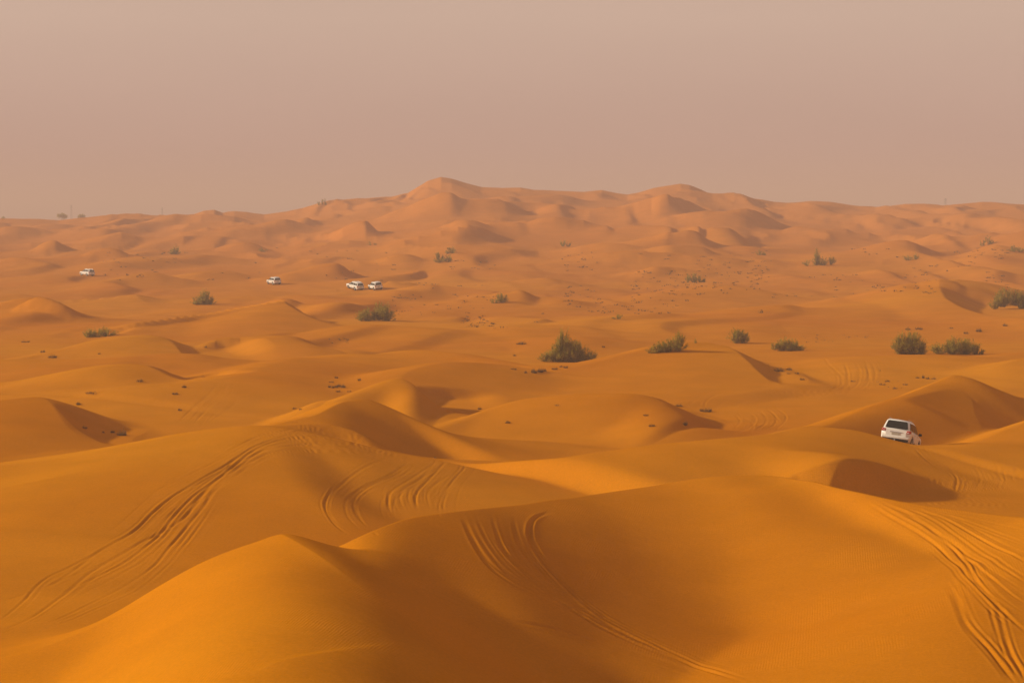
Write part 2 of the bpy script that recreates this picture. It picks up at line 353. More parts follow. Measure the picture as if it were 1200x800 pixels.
# --- the far slope: small dunes below the skyline (h above the slope)
FAR = [
 ([(-20, 268, 2), (5, 264, 3.5), (25, 266, 3), (45, 272, 1)], 30, 30),
 ([(35, 262, 1), (55, 258, 3), (72, 259, 2.5), (85, 262, 1)], 25, 30),
 ([(36, 294, .6), (48, 287, 2.6), (58, 284, 3.2), (70, 288, 2.2), (84, 294, .6)], 14, 26),
 ([(70, 292, .6), (100, 286, 2.2), (125, 278, 3), (150, 271, 3.4), (165, 270, 2)], 14, 34),
 ([(95, 302, .6), (118, 296, 2.6), (135, 295, 2.6), (155, 299, 1)], 14, 24),
 ([(60, 276, .6), (100, 270, 2.6), (120, 267, 3.2), (135, 271, 1.5)], 14, 34),
 ([(190, 258, 1), (225, 253, 2.5), (245, 249, 3.5), (260, 252, 2.5), (275, 262, 1)], 34, 20),
 ([(245, 281, .6), (262, 274, 2.8), (285, 269, 3.4), (315, 262, 4.2), (340, 254, 5.2), (350, 252, 5), (362, 256, 2)], 26, 40),
 ([(270, 292, .5), (285, 285, 2.2), (300, 284, 2.2), (315, 288, .8)], 14, 24),
 ([(340, 262, 1), (358, 256, 2.5), (375, 258, 1)], 24, 24),
 ([(385, 274, .8), (402, 265, 3.6), (420, 259, 5), (432, 260, 4), (440, 268, 1.2)], 26, 34),
 ([(405, 280, .5), (420, 286, 2.0), (450, 285, 1.4), (480, 280, 1)], 12, 24),
 ([(462, 248, 1), (490, 237, 4), (510, 232, 6), (525, 233, 5), (545, 240, 3), (560, 248, 1)], 40, 46),
 ([(525, 262, 1), (540, 257, 3.4), (556, 260, 2), (575, 266, .6)], 20, 30),
 ([(515, 285, .6), (530, 275, 2.5), (545, 268, 3.6), (570, 266, 2), (590, 270, .6)], 14, 40),
 ([(440, 305, .6), (460, 299, 1.8), (480, 298, 1.6), (500, 301, .5)], 12, 20),
 ([(600, 268, .6), (640, 262, 2.6), (660, 260, 2.4), (680, 266, .8)], 20, 30),
 ([(560, 232, 1), (610, 229, 3), (650, 228, 3), (690, 233, 1)], 30, 30),
 ([(700, 255, .6), (725, 247, 2.4), (745, 241, 3), (755, 240, 1)], 14, 26),
 ([(700, 290, .6), (725, 283, 2.6), (745, 287, 2.2), (770, 280, 3), (790, 271, 4.6), (810, 268, 4), (830, 275, 1)], 22, 34),
 ([(765, 293, .6), (785, 286, 3), (815, 285, 3), (840, 291, 1)], 14, 24),
 ([(765, 262, 3), (768, 240, 5), (778, 232, 6), (790, 228, 6), (810, 234, 5), (830, 240, 3), (850, 244, 1)], 20, 40),
 ([(820, 265, .8), (845, 256, 3.4), (862, 248, 5.4), (876, 245.5, 6), (890, 250, 4), (912, 262, 1)], 26, 40),
 ([(830, 228, 1), (845, 229, 3), (870, 236, 2.4), (900, 240, 1)], 30, 26),
 ([(915, 252, 1), (935, 259, 4), (960, 268, 4), (985, 277, 3), (1020, 284, 1)], 24, 34),
 ([(1080, 284, .5), (1105, 278, 2), (1118, 275, 2.8), (1135, 280, 1)], 14, 26),
 ([(1120, 296, .5), (1145, 289, 2.2), (1165, 287, 2.6), (1185, 293, 1.8), (1210, 297, 1)], 18, 26),
 ([(1150, 262, .6), (1175, 256, 2.8), (1195, 262, 3), (1220, 268, 1)], 16, 40),
 ([(1120, 310, .4), (1150, 318, 1.6), (1170, 320, 1.2), (1190, 326, .4)], 12, 16),
 ([(930, 300, .4), (1000, 292, 1.4), (1060, 290, 1.2), (1110, 300, .5)], 20, 26),
 ([(640, 305, .5), (690, 300, 1.4), (740, 296, 2.2), (800, 298, 2.4), (860, 302, 1.4), (900, 309, .5)], 26, 30),
 ([(190, 330, .4), (230, 320, 1.2), (262, 316, 1.6), (300, 322, .8)], 20, 26),
 ([(150, 305, .4), (200, 303, 1.0), (260, 298, 1.4), (310, 303, .6)], 16, 26),
 ([(-30, 310, .5), (20, 300, 1.6), (60, 304, 1.2), (95, 312, .4)], 20, 26),
]
for P, wr, wl in FAR:
    ridge(P, wr * .8, wl, 0.4, 0.9, end=8, straight=True)

Z = G0 + B
def pit(u, r, w, dep):
    a = math.atan((u - 600) / F_PX)
    Z[:] -= dep * np.exp(-((X - r * math.sin(a)) ** 2 + (Y - r * math.cos(a)) ** 2 * 1.3) / w ** 2)
pit(1075, 147.5, 5.5, .6)
pit(1020, 146, 3.5, .6)
pit(505, 152, 5, .5)
pit(110, 155, 6, .5)
pit(545, 190, 6, .5)

def zcol(u):
    a = math.atan2(u - 600, F_PX * (math.cos(PITCH)))
    return a
def on_sand(u, v):
    """world point where the sight line first meets the sand"""
    dx, dy, k = ray(u, v)
    a = math.atan2(dx, dy)
    j = min(max(np.searchsorted(AZ, a) - 1, 0), nc - 2)
    t = (a - AZ[j]) / (AZ[j + 1] - AZ[j])
    zc = Z[:, j] * (1 - t) + Z[:, j + 1] * t
    f = CAM_H + k * RR - zc
    ok = (f < 0) & (RR > 52)
    i = int(np.argmax(ok))
    if not ok[i]:
        m = (RR > 52) & (RR < 1500)
        i = int(np.where(m)[0][np.argmin((f / RR)[m])]); r = RR[i]
    else:
        r = RR[i - 1] + (RR[i] - RR[i - 1]) * f[i - 1] / (f[i - 1] - f[i]) if f[i - 1] > 0 else RR[i]
    return dx * r, dy * r

def height(x, y):
    r = math.hypot(x, y); a = math.atan2(x, y)
    i = min(max(np.searchsorted(RR, r) - 1, 0), nr - 2); j = min(max(np.searchsorted(AZ, a) - 1, 0), nc - 2)
    s = (r - RR[i]) / (RR[i + 1] - RR[i]); t = (a - AZ[j]) / (AZ[j + 1] - AZ[j])
    return float((Z[i, j] * (1 - t) + Z[i, j + 1] * t) * (1 - s) + (Z[i + 1, j] * (1 - t) + Z[i + 1, j + 1] * t) * s)

def apply_slip(P, w, slope, floor):
    D = densify(P, 5)
    xy = np.array([on_sand(u, v) for u, v in D])
    for _ in range(3): xy[1:-1] = .25 * xy[:-2] + .5 * xy[1:-1] + .25 * xy[2:]
    px, py = xy[:, 0], xy[:, 1]
    hb = np.array([height(a, b) for a, b in xy])
    si, sj = window(px, py, w)
    xs, ys = X[si, sj], Y[si, sj]
    d, s, (hh, tt) = nearest(xs, ys, px, py, [hb, np.linspace(0, 1, len(px))])
    g = G0[si, sj] + floor
    fall = hh - slope * d + 0.02
    k = 0.25
    t = np.clip(0.5 + 0.5 * (fall - g) / k, 0, 1)           # smooth floor
    cap = g * (1 - t) + fall * t + k * t * (1 - t)
    # the cut fades out with distance and towards the ends of the brink
    fade = smooth((1 - d / w) / 0.45) * smooth(np.minimum(tt, 1 - tt) / .12) * smooth(-s * 3)
    z = Z[si, sj]
    Z[si, sj] = np.where(s < 0, z + (np.minimum(z, cap) - z) * fade, z)

slip([(922, 557), (944, 550), (964, 544), (985, 540), (1006, 544), (1034, 554)], 10, 0.55, 0.25)
slip([(1050, 471), (1080, 462), (1100, 457.5), (1120, 456), (1142, 458.5)], 8, 0.34, 1.0)
slip([(905, 450), (884, 431), (864, 416), (846, 407), (830, 402)], 13, 0.45, 0.2)
slip([(375, 376), (358, 367), (344, 358), (334, 351)], 15, 0.45, 0.1)
slip([(122, 521), (100, 511), (82, 498), (69, 483), (59, 471)], 9, 0.45, 0.0)
slip([(815, 500), (806, 491), (796, 481), (784, 471), (770, 466)], 9, 0.45, 0.1)
slip([(1200, 373), (1160, 367), (1128, 359), (1110, 349), (1104, 339), (1102, 331)], 17, 0.40, 0.3)
slip([(216, 445), (200, 441), (184, 434), (170, 429)], 8, 0.4, 0.1)
slip([(218, 417), (208, 408), (201, 400), (193, 395)], 11, 0.45, 0.1)
slip([(525, 483), (508, 472), (495, 460), (485, 449)], 8, 0.45, 0.1)
slip([(90, 371), (76, 363), (62, 355), (48, 349)], 14, 0.45, 0.2)
for c in CUT: apply_slip(*c)

# wind-worked small relief
Rg = np.hypot(X, Y)
azg = np.abs(np.arctan2(X, Y))
out_mask = smooth((azg - math.radians(14.2)) / math.radians(5)) * smooth((Rg - 70) / 60)
rid = 1 - np.abs(vnoise(X / 38 + 0.4 * vnoise(X / 60, Y / 60, 21), Y / 30 + 5, 22))
Z += out_mask * (2.6 * rid ** 2.2)
far_w = smooth((Rg - 430) / 300) * np.clip((1500 - Rg) / 200, 0, 1)
far_w *= 1 - 0.75 * smooth(1 - np.abs(Rg - D_SKY) / 60)
wx = vnoise(X / 50, Y / 50, 31); wy = vnoise(X / 50 + 9, Y / 50, 32)
rid2 = 1 - np.abs(vnoise(X / 46 + 0.6 * wx, Y / 85 + 0.5 * wy, 33))
rid3 = 1 - np.abs(vnoise(X / 19 + 0.4 * wx, Y / 36 + 0.5 * wy, 34))
Z += far_w * (1.6 * (rid2 ** 3 - 0.25) + 0.55 * (rid3 ** 2.5 - 0.3))
def saw(ph):
    q = ph - np.floor(ph)
    return np.where(q < .74, smooth(q / .74), 1 - smooth((q - .74) / .26))
def lee_dunes(lx, ly, seed):
    ph = X / lx + 0.9 * vnoise(X / (lx * 1.7), Y / (ly * 1.6), seed) + 0.35 * vnoise(X / (lx * .6), Y / (ly * .7), seed + 1)
    a = np.clip(.35 + 1.1 * vnoise(X / (lx * 1.3) + 3, Y / (ly * 1.1), seed + 2), 0, 1.3)
    return a * saw(ph)
w1 = smooth((Rg - 440) / 300) * np.clip((1500 - Rg) / 200, 0, 1) * (1 - 0.9 * smooth(1.4 - np.abs(Rg - D_SKY) / 75))
Z += w1 * (2.5 * lee_dunes(44, 90, 61) - 0.7)
w2 = smooth((Rg - 250) / 150) * np.clip((1300 - Rg) / 200, 0, 1) * (1 - 0.8 * smooth(1 - np.abs(Rg - D_SKY) / 50))
Z += w2 * (1.15 * lee_dunes(23, 46, 75) - 0.35)
w3 = smooth((Rg - 185) / 60) * np.clip((520 - Rg) / 120, 0, 1)
Z += w3 * (0.55 * lee_dunes(19, 30, 101) - 0.15)
mid_w = smooth((Rg - 230) / 150) * np.clip((900 - Rg) / 200, 0, 1)
Z += mid_w * 0.28 * vnoise(X / 14, Y / 20, 41)
Z += smooth((Rg - 60) / 30) * (0.05 * vnoise(X / 4.5, Y / 3.2, 42) + 0.10 * vnoise(X / 11, Y / 9, 44)) * (Rg < 1200)
# churned, hummocky ground among the shrubs
U_ = 600 + F_PX * np.tan(np.clip(np.arctan2(X, np.maximum(Y, 1e-3)), -1, 1))
patch = smooth((vnoise(X / 45, Y / 70, 43) + 0.15) / 0.5) * smooth((Rg - 300) / 80) * smooth((760 - Rg) / 150)
Z += patch * 0.20 * np.maximum(vnoise(X / 3.2, Y / 4.5, 45), 0) * smooth((U_ - 420) / 250)

# ------------------------------------------------------------------ wheel ruts pressed into the sand
def rut(P, depth=0.11, w=0.22, n=5):
    depth *= 0.235; w *= 0.29
    D = densify(P, n)
    xy = np.array([on_sand(u, v) for u, v in D])
    # drop samples that jump over a hidden hollow
    runs, cur = [], [xy[0]]
    for a, b in zip(xy[:-1], xy[1:]):
        if math.hypot(*(b - a)) > 0.09 * math.hypot(*a): runs.append(cur); cur = [b]
        else: cur.append(b)
    runs.append(cur)
    for c in runs:
        if len(c) < 3: continue
        c = np.array(c)
        for _ in range(2): c[1:-1] = 0.25 * c[:-2] + 0.5 * c[1:-1] + 0.25 * c[2:]
        s = np.linspace(0, 1, len(c)); dep = depth * smooth(s / 0.2) * smooth((1 - s) / 0.2) * (0.85 + 0.45 * vnoise(s * len(c) / 7.0, s * 0 + len(c) + float(c[0][0]), 91))
        px, py = c[:, 0], c[:, 1]
        for i in range(0, len(c) - 1, 4):                # small windows keep it quick
            k = slice(i, min(i + 5, len(c)))
            q = slice(max(i - 1, 0), min(i + 6, len(c)))
            si, sj = window(px[k], py[k], 3.2 * w)
            d, sd_, (dd, tt) = nearest(X[si, sj], Y[si, sj], px[q], py[q], [dep[q], np.arange(len(c), dtype=float)[q]])
            if d.size == 0: continue
            own = (tt >= i) & (tt < i + 4) if i + 4 < len(c) - 1 else (tt >= i)
            g = -np.exp(-(d / w) ** 2) + 0.4 * np.exp(-((d - 1.75 * w) / (0.7 * w)) ** 2)
            wob = 1 + 0.35 * vnoise(X[si, sj] / 1.3, Y[si, sj] / 1.3, 77)
            Z[si, sj] += np.where(own & (d < 3.2 * w), dd * g * wob, 0)

def pair(P, gap, depth=0.11, w=0.22):
    """two ruts; the second is shifted by gap (du, dv)"""
    rut(P, depth, w); rut([(u + gap[0], v + gap[1]) for u, v in P], depth, w)

RUTS = [
 # left foreground sweep
 ([(-20, 745), (0, 727), (25, 707), (50, 680), (90, 660), (130, 638), (160, 620), (180, 600), (205, 580), (235, 565), (270, 548), (300, 532), (340, 522), (400, 519), (450, 527), (485, 537)], .16, .26),
 ([(-20, 748), (0, 740), (40, 722), (80, 693), (110, 668), (150, 645), (190, 622), (215, 608), (232, 588), (250, 566), (285, 546), (320, 530), (370, 527), (430, 530), (500, 539)], .16, .26),
 ([(0, 741), (60, 728), (100, 710), (140, 690), (175, 668), (200, 640), (220, 616), (238, 595), (252, 574), (275, 556)], .10, .22),
 ([(10, 743), (70, 731), (115, 712), (160, 692), (190, 668), (212, 644), (232, 618), (246, 598), (256, 580)], .08, .2),
 ([(-20, 712), (0, 705), (40, 692), (80, 676), (130, 656), (165, 636), (190, 612), (215, 588), (245, 570)], .06, .2),
 ([(30, 700), (70, 680), (110, 650), (150, 628), (185, 596), (215, 573), (260, 548), (300, 522), (350, 507), (400, 508), (430, 517)], .15, .26),
 ([(60, 700), (100, 682), (140, 662), (180, 634), (205, 604), (228, 580), (262, 556), (300, 526), (345, 512), (400, 513), (440, 524)], .15, .26),
 ([(170, 580), (210, 562), (255, 540), (300, 516), (350, 502), (400, 503), (428, 511)], .07, .2),
 ([(150, 592), (190, 571), (230, 553), (280, 526), (330, 509), (380, 509)], .06, .2),
 ([(285, 530), (320, 517), (360, 511), (405, 514), (445, 526), (490, 538)], .16, .3),
 ([(275, 545), (310, 527), (350, 521), (400, 522), (450, 531), (500, 540)], .15, .3),
 ([(262, 532), (300, 512), (345, 504), (395, 505), (425, 511)], .14, .3),
 # bowl in the centre
 ([(381, 598), (388, 578), (408, 560), (432, 545), (460, 535)], .07, .25),
 ([(420, 632), (395, 617), (383, 600), (381, 586), (392, 568)], .10, .25),
 ([(440, 625), (425, 612), (416, 600), (415, 584), (430, 571), (455, 560), (472, 551), (485, 540)], .10, .25),
 ([(462, 608), (455, 592), (458, 576), (480, 562), (500, 549), (512, 540)], .09, .25),
 ([(478, 602), (470, 590), (470, 577), (488, 564), (510, 551), (524, 540)], .06, .25),
 ([(492, 600), (487, 588), (489, 576), (503, 561), (518, 545), (524, 540)], .09, .25),
 ([(505, 596), (500, 578), (512, 566), (530, 555)], .06, .25),
 ([(520, 598), (519, 588), (525, 571), (538, 555), (553, 541)], .09, .25),
 ([(405, 590), (420, 575), (450, 562), (480, 553)], .06, .25),
 # long curves down the dark foreground face
 ([(540, 600), (552, 630), (572, 662), (600, 684), (650, 706), (690, 723), (740, 746), (800, 775)], 0.203, .3),
 ([(556, 598), (570, 632), (592, 662), (630, 690), (670, 712), (720, 736), (770, 760), (830, 786)], 0.135, .26),
 ([(575, 598), (588, 642), (616, 672), (655, 704), (700, 733), (760, 759), (820, 781), (885, 803)], 0.225, .3),
 ([(600, 602), (608, 638), (628, 664), (662, 698), (700, 724), (745, 746)], 0.158, .26),
 ([(655, 600), (632, 604), (621, 616), (624, 640), (645, 670), (692, 714), (740, 742), (800, 768), (890, 802)], 0.203, .3),
 ([(590, 727), (640, 734), (690, 748), (760, 769), (830, 792)], 0.158, .35),
 ([(400, 660), (450, 668), (520, 700), (580, 722), (640, 732)], 0.112, .4),
 # fan over the right-hand crest
 ([(1005, 582), (1030, 597), (1060, 614), (1090, 632), (1120, 658), (1150, 690), (1180, 720), (1215, 750)], 0.150, .24),
 ([(1025, 586), (1062, 601), (1100, 628), (1125, 650), (1145, 680), (1170, 705), (1205, 728)], 0.180, .24),
 ([(1018, 584), (1050, 603), (1085, 622), (1115, 643), (1150, 668), (1185, 697), (1210, 712)], 0.150, .22),
 ([(1040, 589), (1085, 604), (1130, 634), (1170, 662), (1210, 688)], 0.165, .24),
 ([(1052, 591), (1100, 604), (1145, 628), (1210, 662)], 0.165, .24),
 ([(1066, 593), (1115, 605), (1160, 620), (1210, 640)], 0.120, .22),
 ([(1078, 594), (1130, 605), (1210, 622)], 0.105, .22),
 ([(1034, 588), (1075, 606), (1112, 632), (1150, 657), (1210, 700)], 0.105, .22),
 ([(1086, 640), (1112, 664), (1140, 694), (1165, 720), (1195, 742)], 0.090, .22),
 ([(1108, 678), (1122, 702), (1133, 732), (1155, 756), (1175, 780), (1192, 802)], 0.150, .3),
 ([(1128, 700), (1140, 730), (1160, 752), (1182, 778), (1200, 800)], 0.090, .26),
 ([(1165, 705), (1174, 732), (1184, 765), (1202, 795)], 0.135, .3),
 # behind the white car
 ([(1036, 524), (1048, 534), (1062, 546), (1085, 560), (1115, 572)], .12, .2),
 ([(1070, 523), (1082, 536), (1100, 549), (1128, 562), (1160, 570)], .10, .2),
 ([(1050, 575), (1100, 578), (1150, 575), (1205, 570)], .06, .25),
 ([(1060, 566), (1110, 568), (1160, 564), (1205, 558)], .07, .25),
 ([(1090, 585), (1140, 586), (1205, 582)], .07, .25),
 ([(1120, 593), (1160, 594), (1205, 592)], .06, .25),
 ([(1080, 556), (1120, 560), (1160, 556), (1205, 548)], .06, .25),
 ([(1040, 560), (1090, 572), (1140, 573), (1205, 566)], .12, .25),
 ([(1075, 590), (1120, 589), (1205, 588)], .12, .25),
 ([(1090, 562), (1130, 567), (1165, 563), (1205, 553)], .12, .25),
 ([(1110, 580), (1150, 581), (1205, 576)], .12, .25),
 ([(1140, 545), (1150, 560), (1143, 574)], .10, .25),
 ([(1110, 548), (1122, 562), (1118, 576)], .10, .25),
 ([(1165, 542), (1173, 558), (1168, 574)], .06, .25),
 # arcs in the hollow right of centre
 ([(806, 476), (815, 468), (832, 459), (850, 456)], .10, .3),
 ([(825, 479), (828, 469), (845, 460), (870, 456)], .10, .3),
 ([(838, 478), (850, 470), (872, 463), (900, 456), (940, 455)], .08, .3),
 ([(856, 478), (875, 468), (905, 461), (950, 459), (1000, 456)], .10, .3),
 ([(860, 484), (880, 477), (915, 467), (960, 462), (1010, 458)], .08, .3),
 ([(872, 482), (884, 487), (884, 496), (872, 504), (850, 508)], .13, .3),
 ([(884, 480), (897, 487), (896, 497), (884, 504)], .13, .3),
 ([(897, 479), (909, 487), (908, 497), (898, 503)], .13, .3),
 ([(908, 478), (921, 486), (918, 496), (906, 503)], .11, .3),
 ([(862, 486), (868, 494), (860, 502)], .10, .3),
 ([(962, 416), (972, 428), (985, 440), (985, 452), (960, 462)], .12, .4),
 ([(990, 426), (994, 438), (992, 452), (975, 462)], .10, .4),
 ([(1002, 424), (1008, 436), (1005, 450), (990, 460)], .12, .4),
 ([(1012, 424), (1018, 437), (1016, 450), (1000, 460)], .10, .4),
 ([(1021, 424), (1026, 436), (1024, 448)], .10, .4),
 # tracks dropping into the left hollow
 ([(258, 448), (248, 458), (236, 470), (222, 482), (210, 494)], .12, .3),
 ([(267, 450), (260, 462), (248, 474), (236, 486), (226, 498)], .12, .3),
 ([(252, 456), (243, 466), (228, 482)], .07, .3),
 ([(282, 462), (272, 476), (258, 486), (240, 498)], .08, .3),
 ([(275, 448), (268, 466), (252, 484), (240, 496)], .06, .3),
 ([(160, 508), (200, 508), (240, 502), (280, 490)], .05, .3),
 ([(620, 530), (680, 528), (720, 516), (740, 512)], .05, .3),
 ([(600, 533), (650, 532), (700, 522), (725, 515)], .06, .3),
]
for P, dep, w in RUTS:
    rut(P, dep, w)
    # older, half-filled ruts beside the fresh one
    for _ in range(7):
        a_, b_ = rng.normal(0, 6.0, 2); f0 = rng.uniform(0, .3); n0 = int(len(P) * f0)
        Q = P[n0:] if len(P) - n0 >= 3 else P
        rut([(u + a_ + rng.normal(0, .5), v + b_ * .6 + rng.normal(0, .4)) for u, v in Q], dep * rng.uniform(.2, .6), w * rng.uniform(.5, .9))

# ------------------------------------------------------------------ ground mesh
def grid_mesh(name):
    me = bpy.data.meshes.new(name)
    co = np.stack([X, Y, Z], -1).reshape(-1, 3).astype(np.float32)
    nv = nr * nc
    me.vertices.add(nv); me.vertices.foreach_set('co', co.ravel())
    i = np.arange(nr - 1)[:, None] * nc; j = np.arange(nc - 1)[None, :]
    a = (i + j).ravel()
    q = np.stack([a, a + 1, a + nc + 1, a + nc], -1)[:, ::-1].astype(np.int32)
    nf = len(q)
    me.loops.add(nf * 4); me.loops.foreach_set('vertex_index', q.ravel())
    me.polygons.add(nf)
    me.polygons.foreach_set('loop_start', np.arange(nf, dtype=np.int32) * 4)
    me.polygons.foreach_set('loop_total', np.full(nf, 4, np.int32))
    me.polygons.foreach_set('use_smooth', np.ones(nf, bool))
    me.update(calc_edges=True)
    return me

sand = bpy.data.materials.new('sand'); sand.use_nodes = True
sn, sl = sand.node_tree.nodes, sand.node_tree.links
sb = sn['Principled BSDF']
sb.inputs['Roughness'].default_value = 1.0
sb.inputs['Specular IOR Level'].default_value = 0.0
geo = sn.new('ShaderNodeNewGeometry')
def noise(scale, detail=4, rough=0.55):
    n = sn.new('ShaderNodeTexNoise'); n.inputs['Scale'].default_value = scale
    n.inputs['Detail'].default_value = detail; n.inputs['Roughness'].default_value = rough
    sl.new(geo.outputs['Position'], n.inputs['Vector']); return n
n_big, n_mid, n_grain = noise(0.018, 3), noise(0.25, 5), noise(9.0, 3, .7)
SAND_A, SAND_B = (0.60, 0.218, 0.005), (0.53, 0.166, 0.002)
mixc = sn.new('ShaderNodeMix'); mixc.data_type = 'RGBA'
mixc.inputs['A'].default_value = (*SAND_A, 1); mixc.inputs['B'].default_value = (*SAND_B, 1)
mr = sn.new('ShaderNodeMapRange'); mr.inputs['From Min'].default_value = .35; mr.inputs['From Max'].default_value = .65
sl.new(n_big.outputs['Fac'], mr.inputs['Value']); sl.new(mr.outputs['Result'], mixc.inputs['Factor'])
mix2 = sn.new('ShaderNodeMix'); mix2.data_type = 'RGBA'; mix2.blend_type = 'MULTIPLY'
mix2.inputs['Factor'].default_value = 1.0
mr2 = sn.new('ShaderNodeMapRange'); mr2.inputs['From Min'].default_value = .3; mr2.inputs['From Max'].default_value = .7
mr2.inputs['To Min'].default_value = .93; mr2.inputs['To Max'].default_value = 1.05
sl.new(n_mid.outputs['Fac'], mr2.inputs['Value'])
mr3 = sn.new('ShaderNodeMapRange'); mr3.inputs['From Min'].default_value = .3; mr3.inputs['From Max'].default_value = .7
mr3.inputs['To Min'].default_value = .90; mr3.inputs['To Max'].default_value = 1.08
sl.new(n_grain.outputs['Fac'], mr3.inputs['Value'])
mm = sn.new('ShaderNodeMath'); mm.operation = 'MULTIPLY'
sl.new(mr2.outputs['Result'], mm.inputs[0]); sl.new(mr3.outputs['Result'], mm.inputs[1])
# distance haze tint painted into the sand colour: redder and paler farther off
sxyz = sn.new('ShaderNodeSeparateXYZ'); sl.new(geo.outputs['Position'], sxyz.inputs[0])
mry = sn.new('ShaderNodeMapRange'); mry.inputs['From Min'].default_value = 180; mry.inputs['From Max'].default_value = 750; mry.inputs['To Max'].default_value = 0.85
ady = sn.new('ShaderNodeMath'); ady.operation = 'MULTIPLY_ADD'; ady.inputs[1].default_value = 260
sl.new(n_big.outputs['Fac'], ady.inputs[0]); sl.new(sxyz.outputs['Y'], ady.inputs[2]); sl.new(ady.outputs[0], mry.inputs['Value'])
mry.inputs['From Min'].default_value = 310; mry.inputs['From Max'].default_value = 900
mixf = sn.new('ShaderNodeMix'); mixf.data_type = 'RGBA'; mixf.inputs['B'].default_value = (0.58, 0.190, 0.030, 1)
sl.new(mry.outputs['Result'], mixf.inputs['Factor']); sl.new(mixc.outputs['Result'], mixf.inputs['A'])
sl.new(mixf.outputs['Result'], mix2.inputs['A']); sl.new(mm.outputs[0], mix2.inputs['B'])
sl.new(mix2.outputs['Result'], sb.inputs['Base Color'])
# wind ripples
wv = sn.new('ShaderNodeTexWave'); wv.wave_type = 'BANDS'; wv.bands_direction = 'X'
wv.inputs['Scale'].default_value = 3.2; wv.inputs['Distortion'].default_value = 3.5
wv.inputs['Detail'].default_value = 2; wv.inputs['Detail Scale'].default_value = 0.6
mpg = sn.new('ShaderNodeMapping'); mpg.inputs['Rotation'].default_value = (0, 0, math.radians(18)); mpg.inputs['Scale'].default_value = (1, .45, .3)
sl.new(geo.outputs['Position'], mpg.inputs['Vector']); sl.new(mpg.outputs['Vector'], wv.inputs['Vector'])
bmp = sn.new('ShaderNodeBump'); bmp.inputs['Strength'].default_value = 0.5; bmp.inputs['Distance'].default_value = 0.008
msk = sn.new('ShaderNodeMath'); msk.operation = 'MULTIPLY'
mr4 = sn.new('ShaderNodeMapRange'); mr4.inputs['From Min'].default_value = .48; mr4.inputs['From Max'].default_value = .68
sl.new(n_mid.outputs['Fac'], mr4.inputs['Value'])
sl.new(wv.outputs['Fac'], msk.inputs[0]); sl.new(mr4.outputs['Result'], msk.inputs[1])
sl.new(msk.outputs[0], bmp.inputs['Height'])
bmp2 = sn.new('ShaderNodeBump'); bmp2.inputs['Strength'].default_value = 0.4; bmp2.inputs['Distance'].default_value = 0.045
n_b = noise(1.6, 6, .6)
sl.new(n_b.outputs['Fac'], bmp2.inputs['Height']); sl.new(bmp.outputs['Normal'], bmp2.inputs['Normal'])
sl.new(bmp2.outputs['Normal'], sb.inputs['Normal'])

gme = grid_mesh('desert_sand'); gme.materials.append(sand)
gob = bpy.data.objects.new('desert_sand', gme); C.objects.link(gob)
tag(gob, kind='structure')

# ------------------------------------------------------------------ objects: helpers
def to_obj(name, bm, m, parent=None, smooth_=False):
    bmesh.ops.recalc_face_normals(bm, faces=bm.faces)
    me = bpy.data.meshes.new(name); bm.to_mesh(me); bm.free()
    if smooth_: me.polygons.foreach_set('use_smooth', [True] * len(me.polygons))
    me.materials.append(m)
    o = bpy.data.objects.new(name, me); C.objects.link(o)
    if parent: o.parent = parent
    return o

def empty(name, loc=(0, 0, 0)):
    o = bpy.data.objects.new(name, None); C.objects.link(o); o.location = loc
    o.empty_display_size = 0.3
    return o

def box(bm, c, s, bev=0.0, rot=None):
    r = bmesh.ops.create_cube(bm, size=1.0)
    vs = r['verts']
    bmesh.ops.scale(bm, vec=s, verts=vs)
    if bev:
        es = list({e for v in vs for e in v.link_edges})
        r = bmesh.ops.bevel(bm, geom=es, offset=bev, segments=2, affect='EDGES', profile=0.6)
        vs = list({v for f in r['faces'] for v in f.verts} | {v for v in vs if v.is_valid})
    if rot is not None: bmesh.ops.rotate(bm, cent=(0, 0, 0), matrix=rot, verts=vs)
    bmesh.ops.translate(bm, vec=c, verts=vs)
    return vs

def poly_plate(bm, pts, off):
    """a thin plate: outline pts pushed out by the vector off"""
    off = Vector(off)
    a = [bm.verts.new(Vector(p) + off) for p in pts]
    b = [bm.verts.new(Vector(p) - off * 0.4) for p in pts]
    bm.faces.new(a); bm.faces.new(b[::-1])
    n = len(pts)
    for i in range(n): bm.faces.new((a[i], b[i], b[(i + 1) % n], a[(i + 1) % n]))

def loft(bm, rings, close=True):
    R = [[bm.verts.new(p) for p in r] for r in rings]
    n = len(R[0])
    for a, b in zip(R[:-1], R[1:]):
        for i in range(n if close else n - 1):
            bm.faces.new((a[i], a[(i + 1) % n], b[(i + 1) % n], b[i]))
    bm.faces.new(R[0][::-1]); bm.faces.new(R[-1])

def lathe(bm, prof_, axis_c, n=24):
    """profile (x, r) turned round an axis parallel to x"""
    cx, cy, cz = axis_c
    R = [[bm.verts.new((cx + x, cy + r * math.cos(t), cz + r * math.sin(t))) for t in [2 * math.pi * k / n for k in range(n)]] for x, r in prof_]
    for a, b in zip(R[:-1], R[1:]):
        for i in range(n): bm.faces.new((a[i], a[(i + 1) % n], b[(i + 1) % n], b[i]))
    bm.faces.new(R[0][::-1]); bm.faces.new(R[-1])

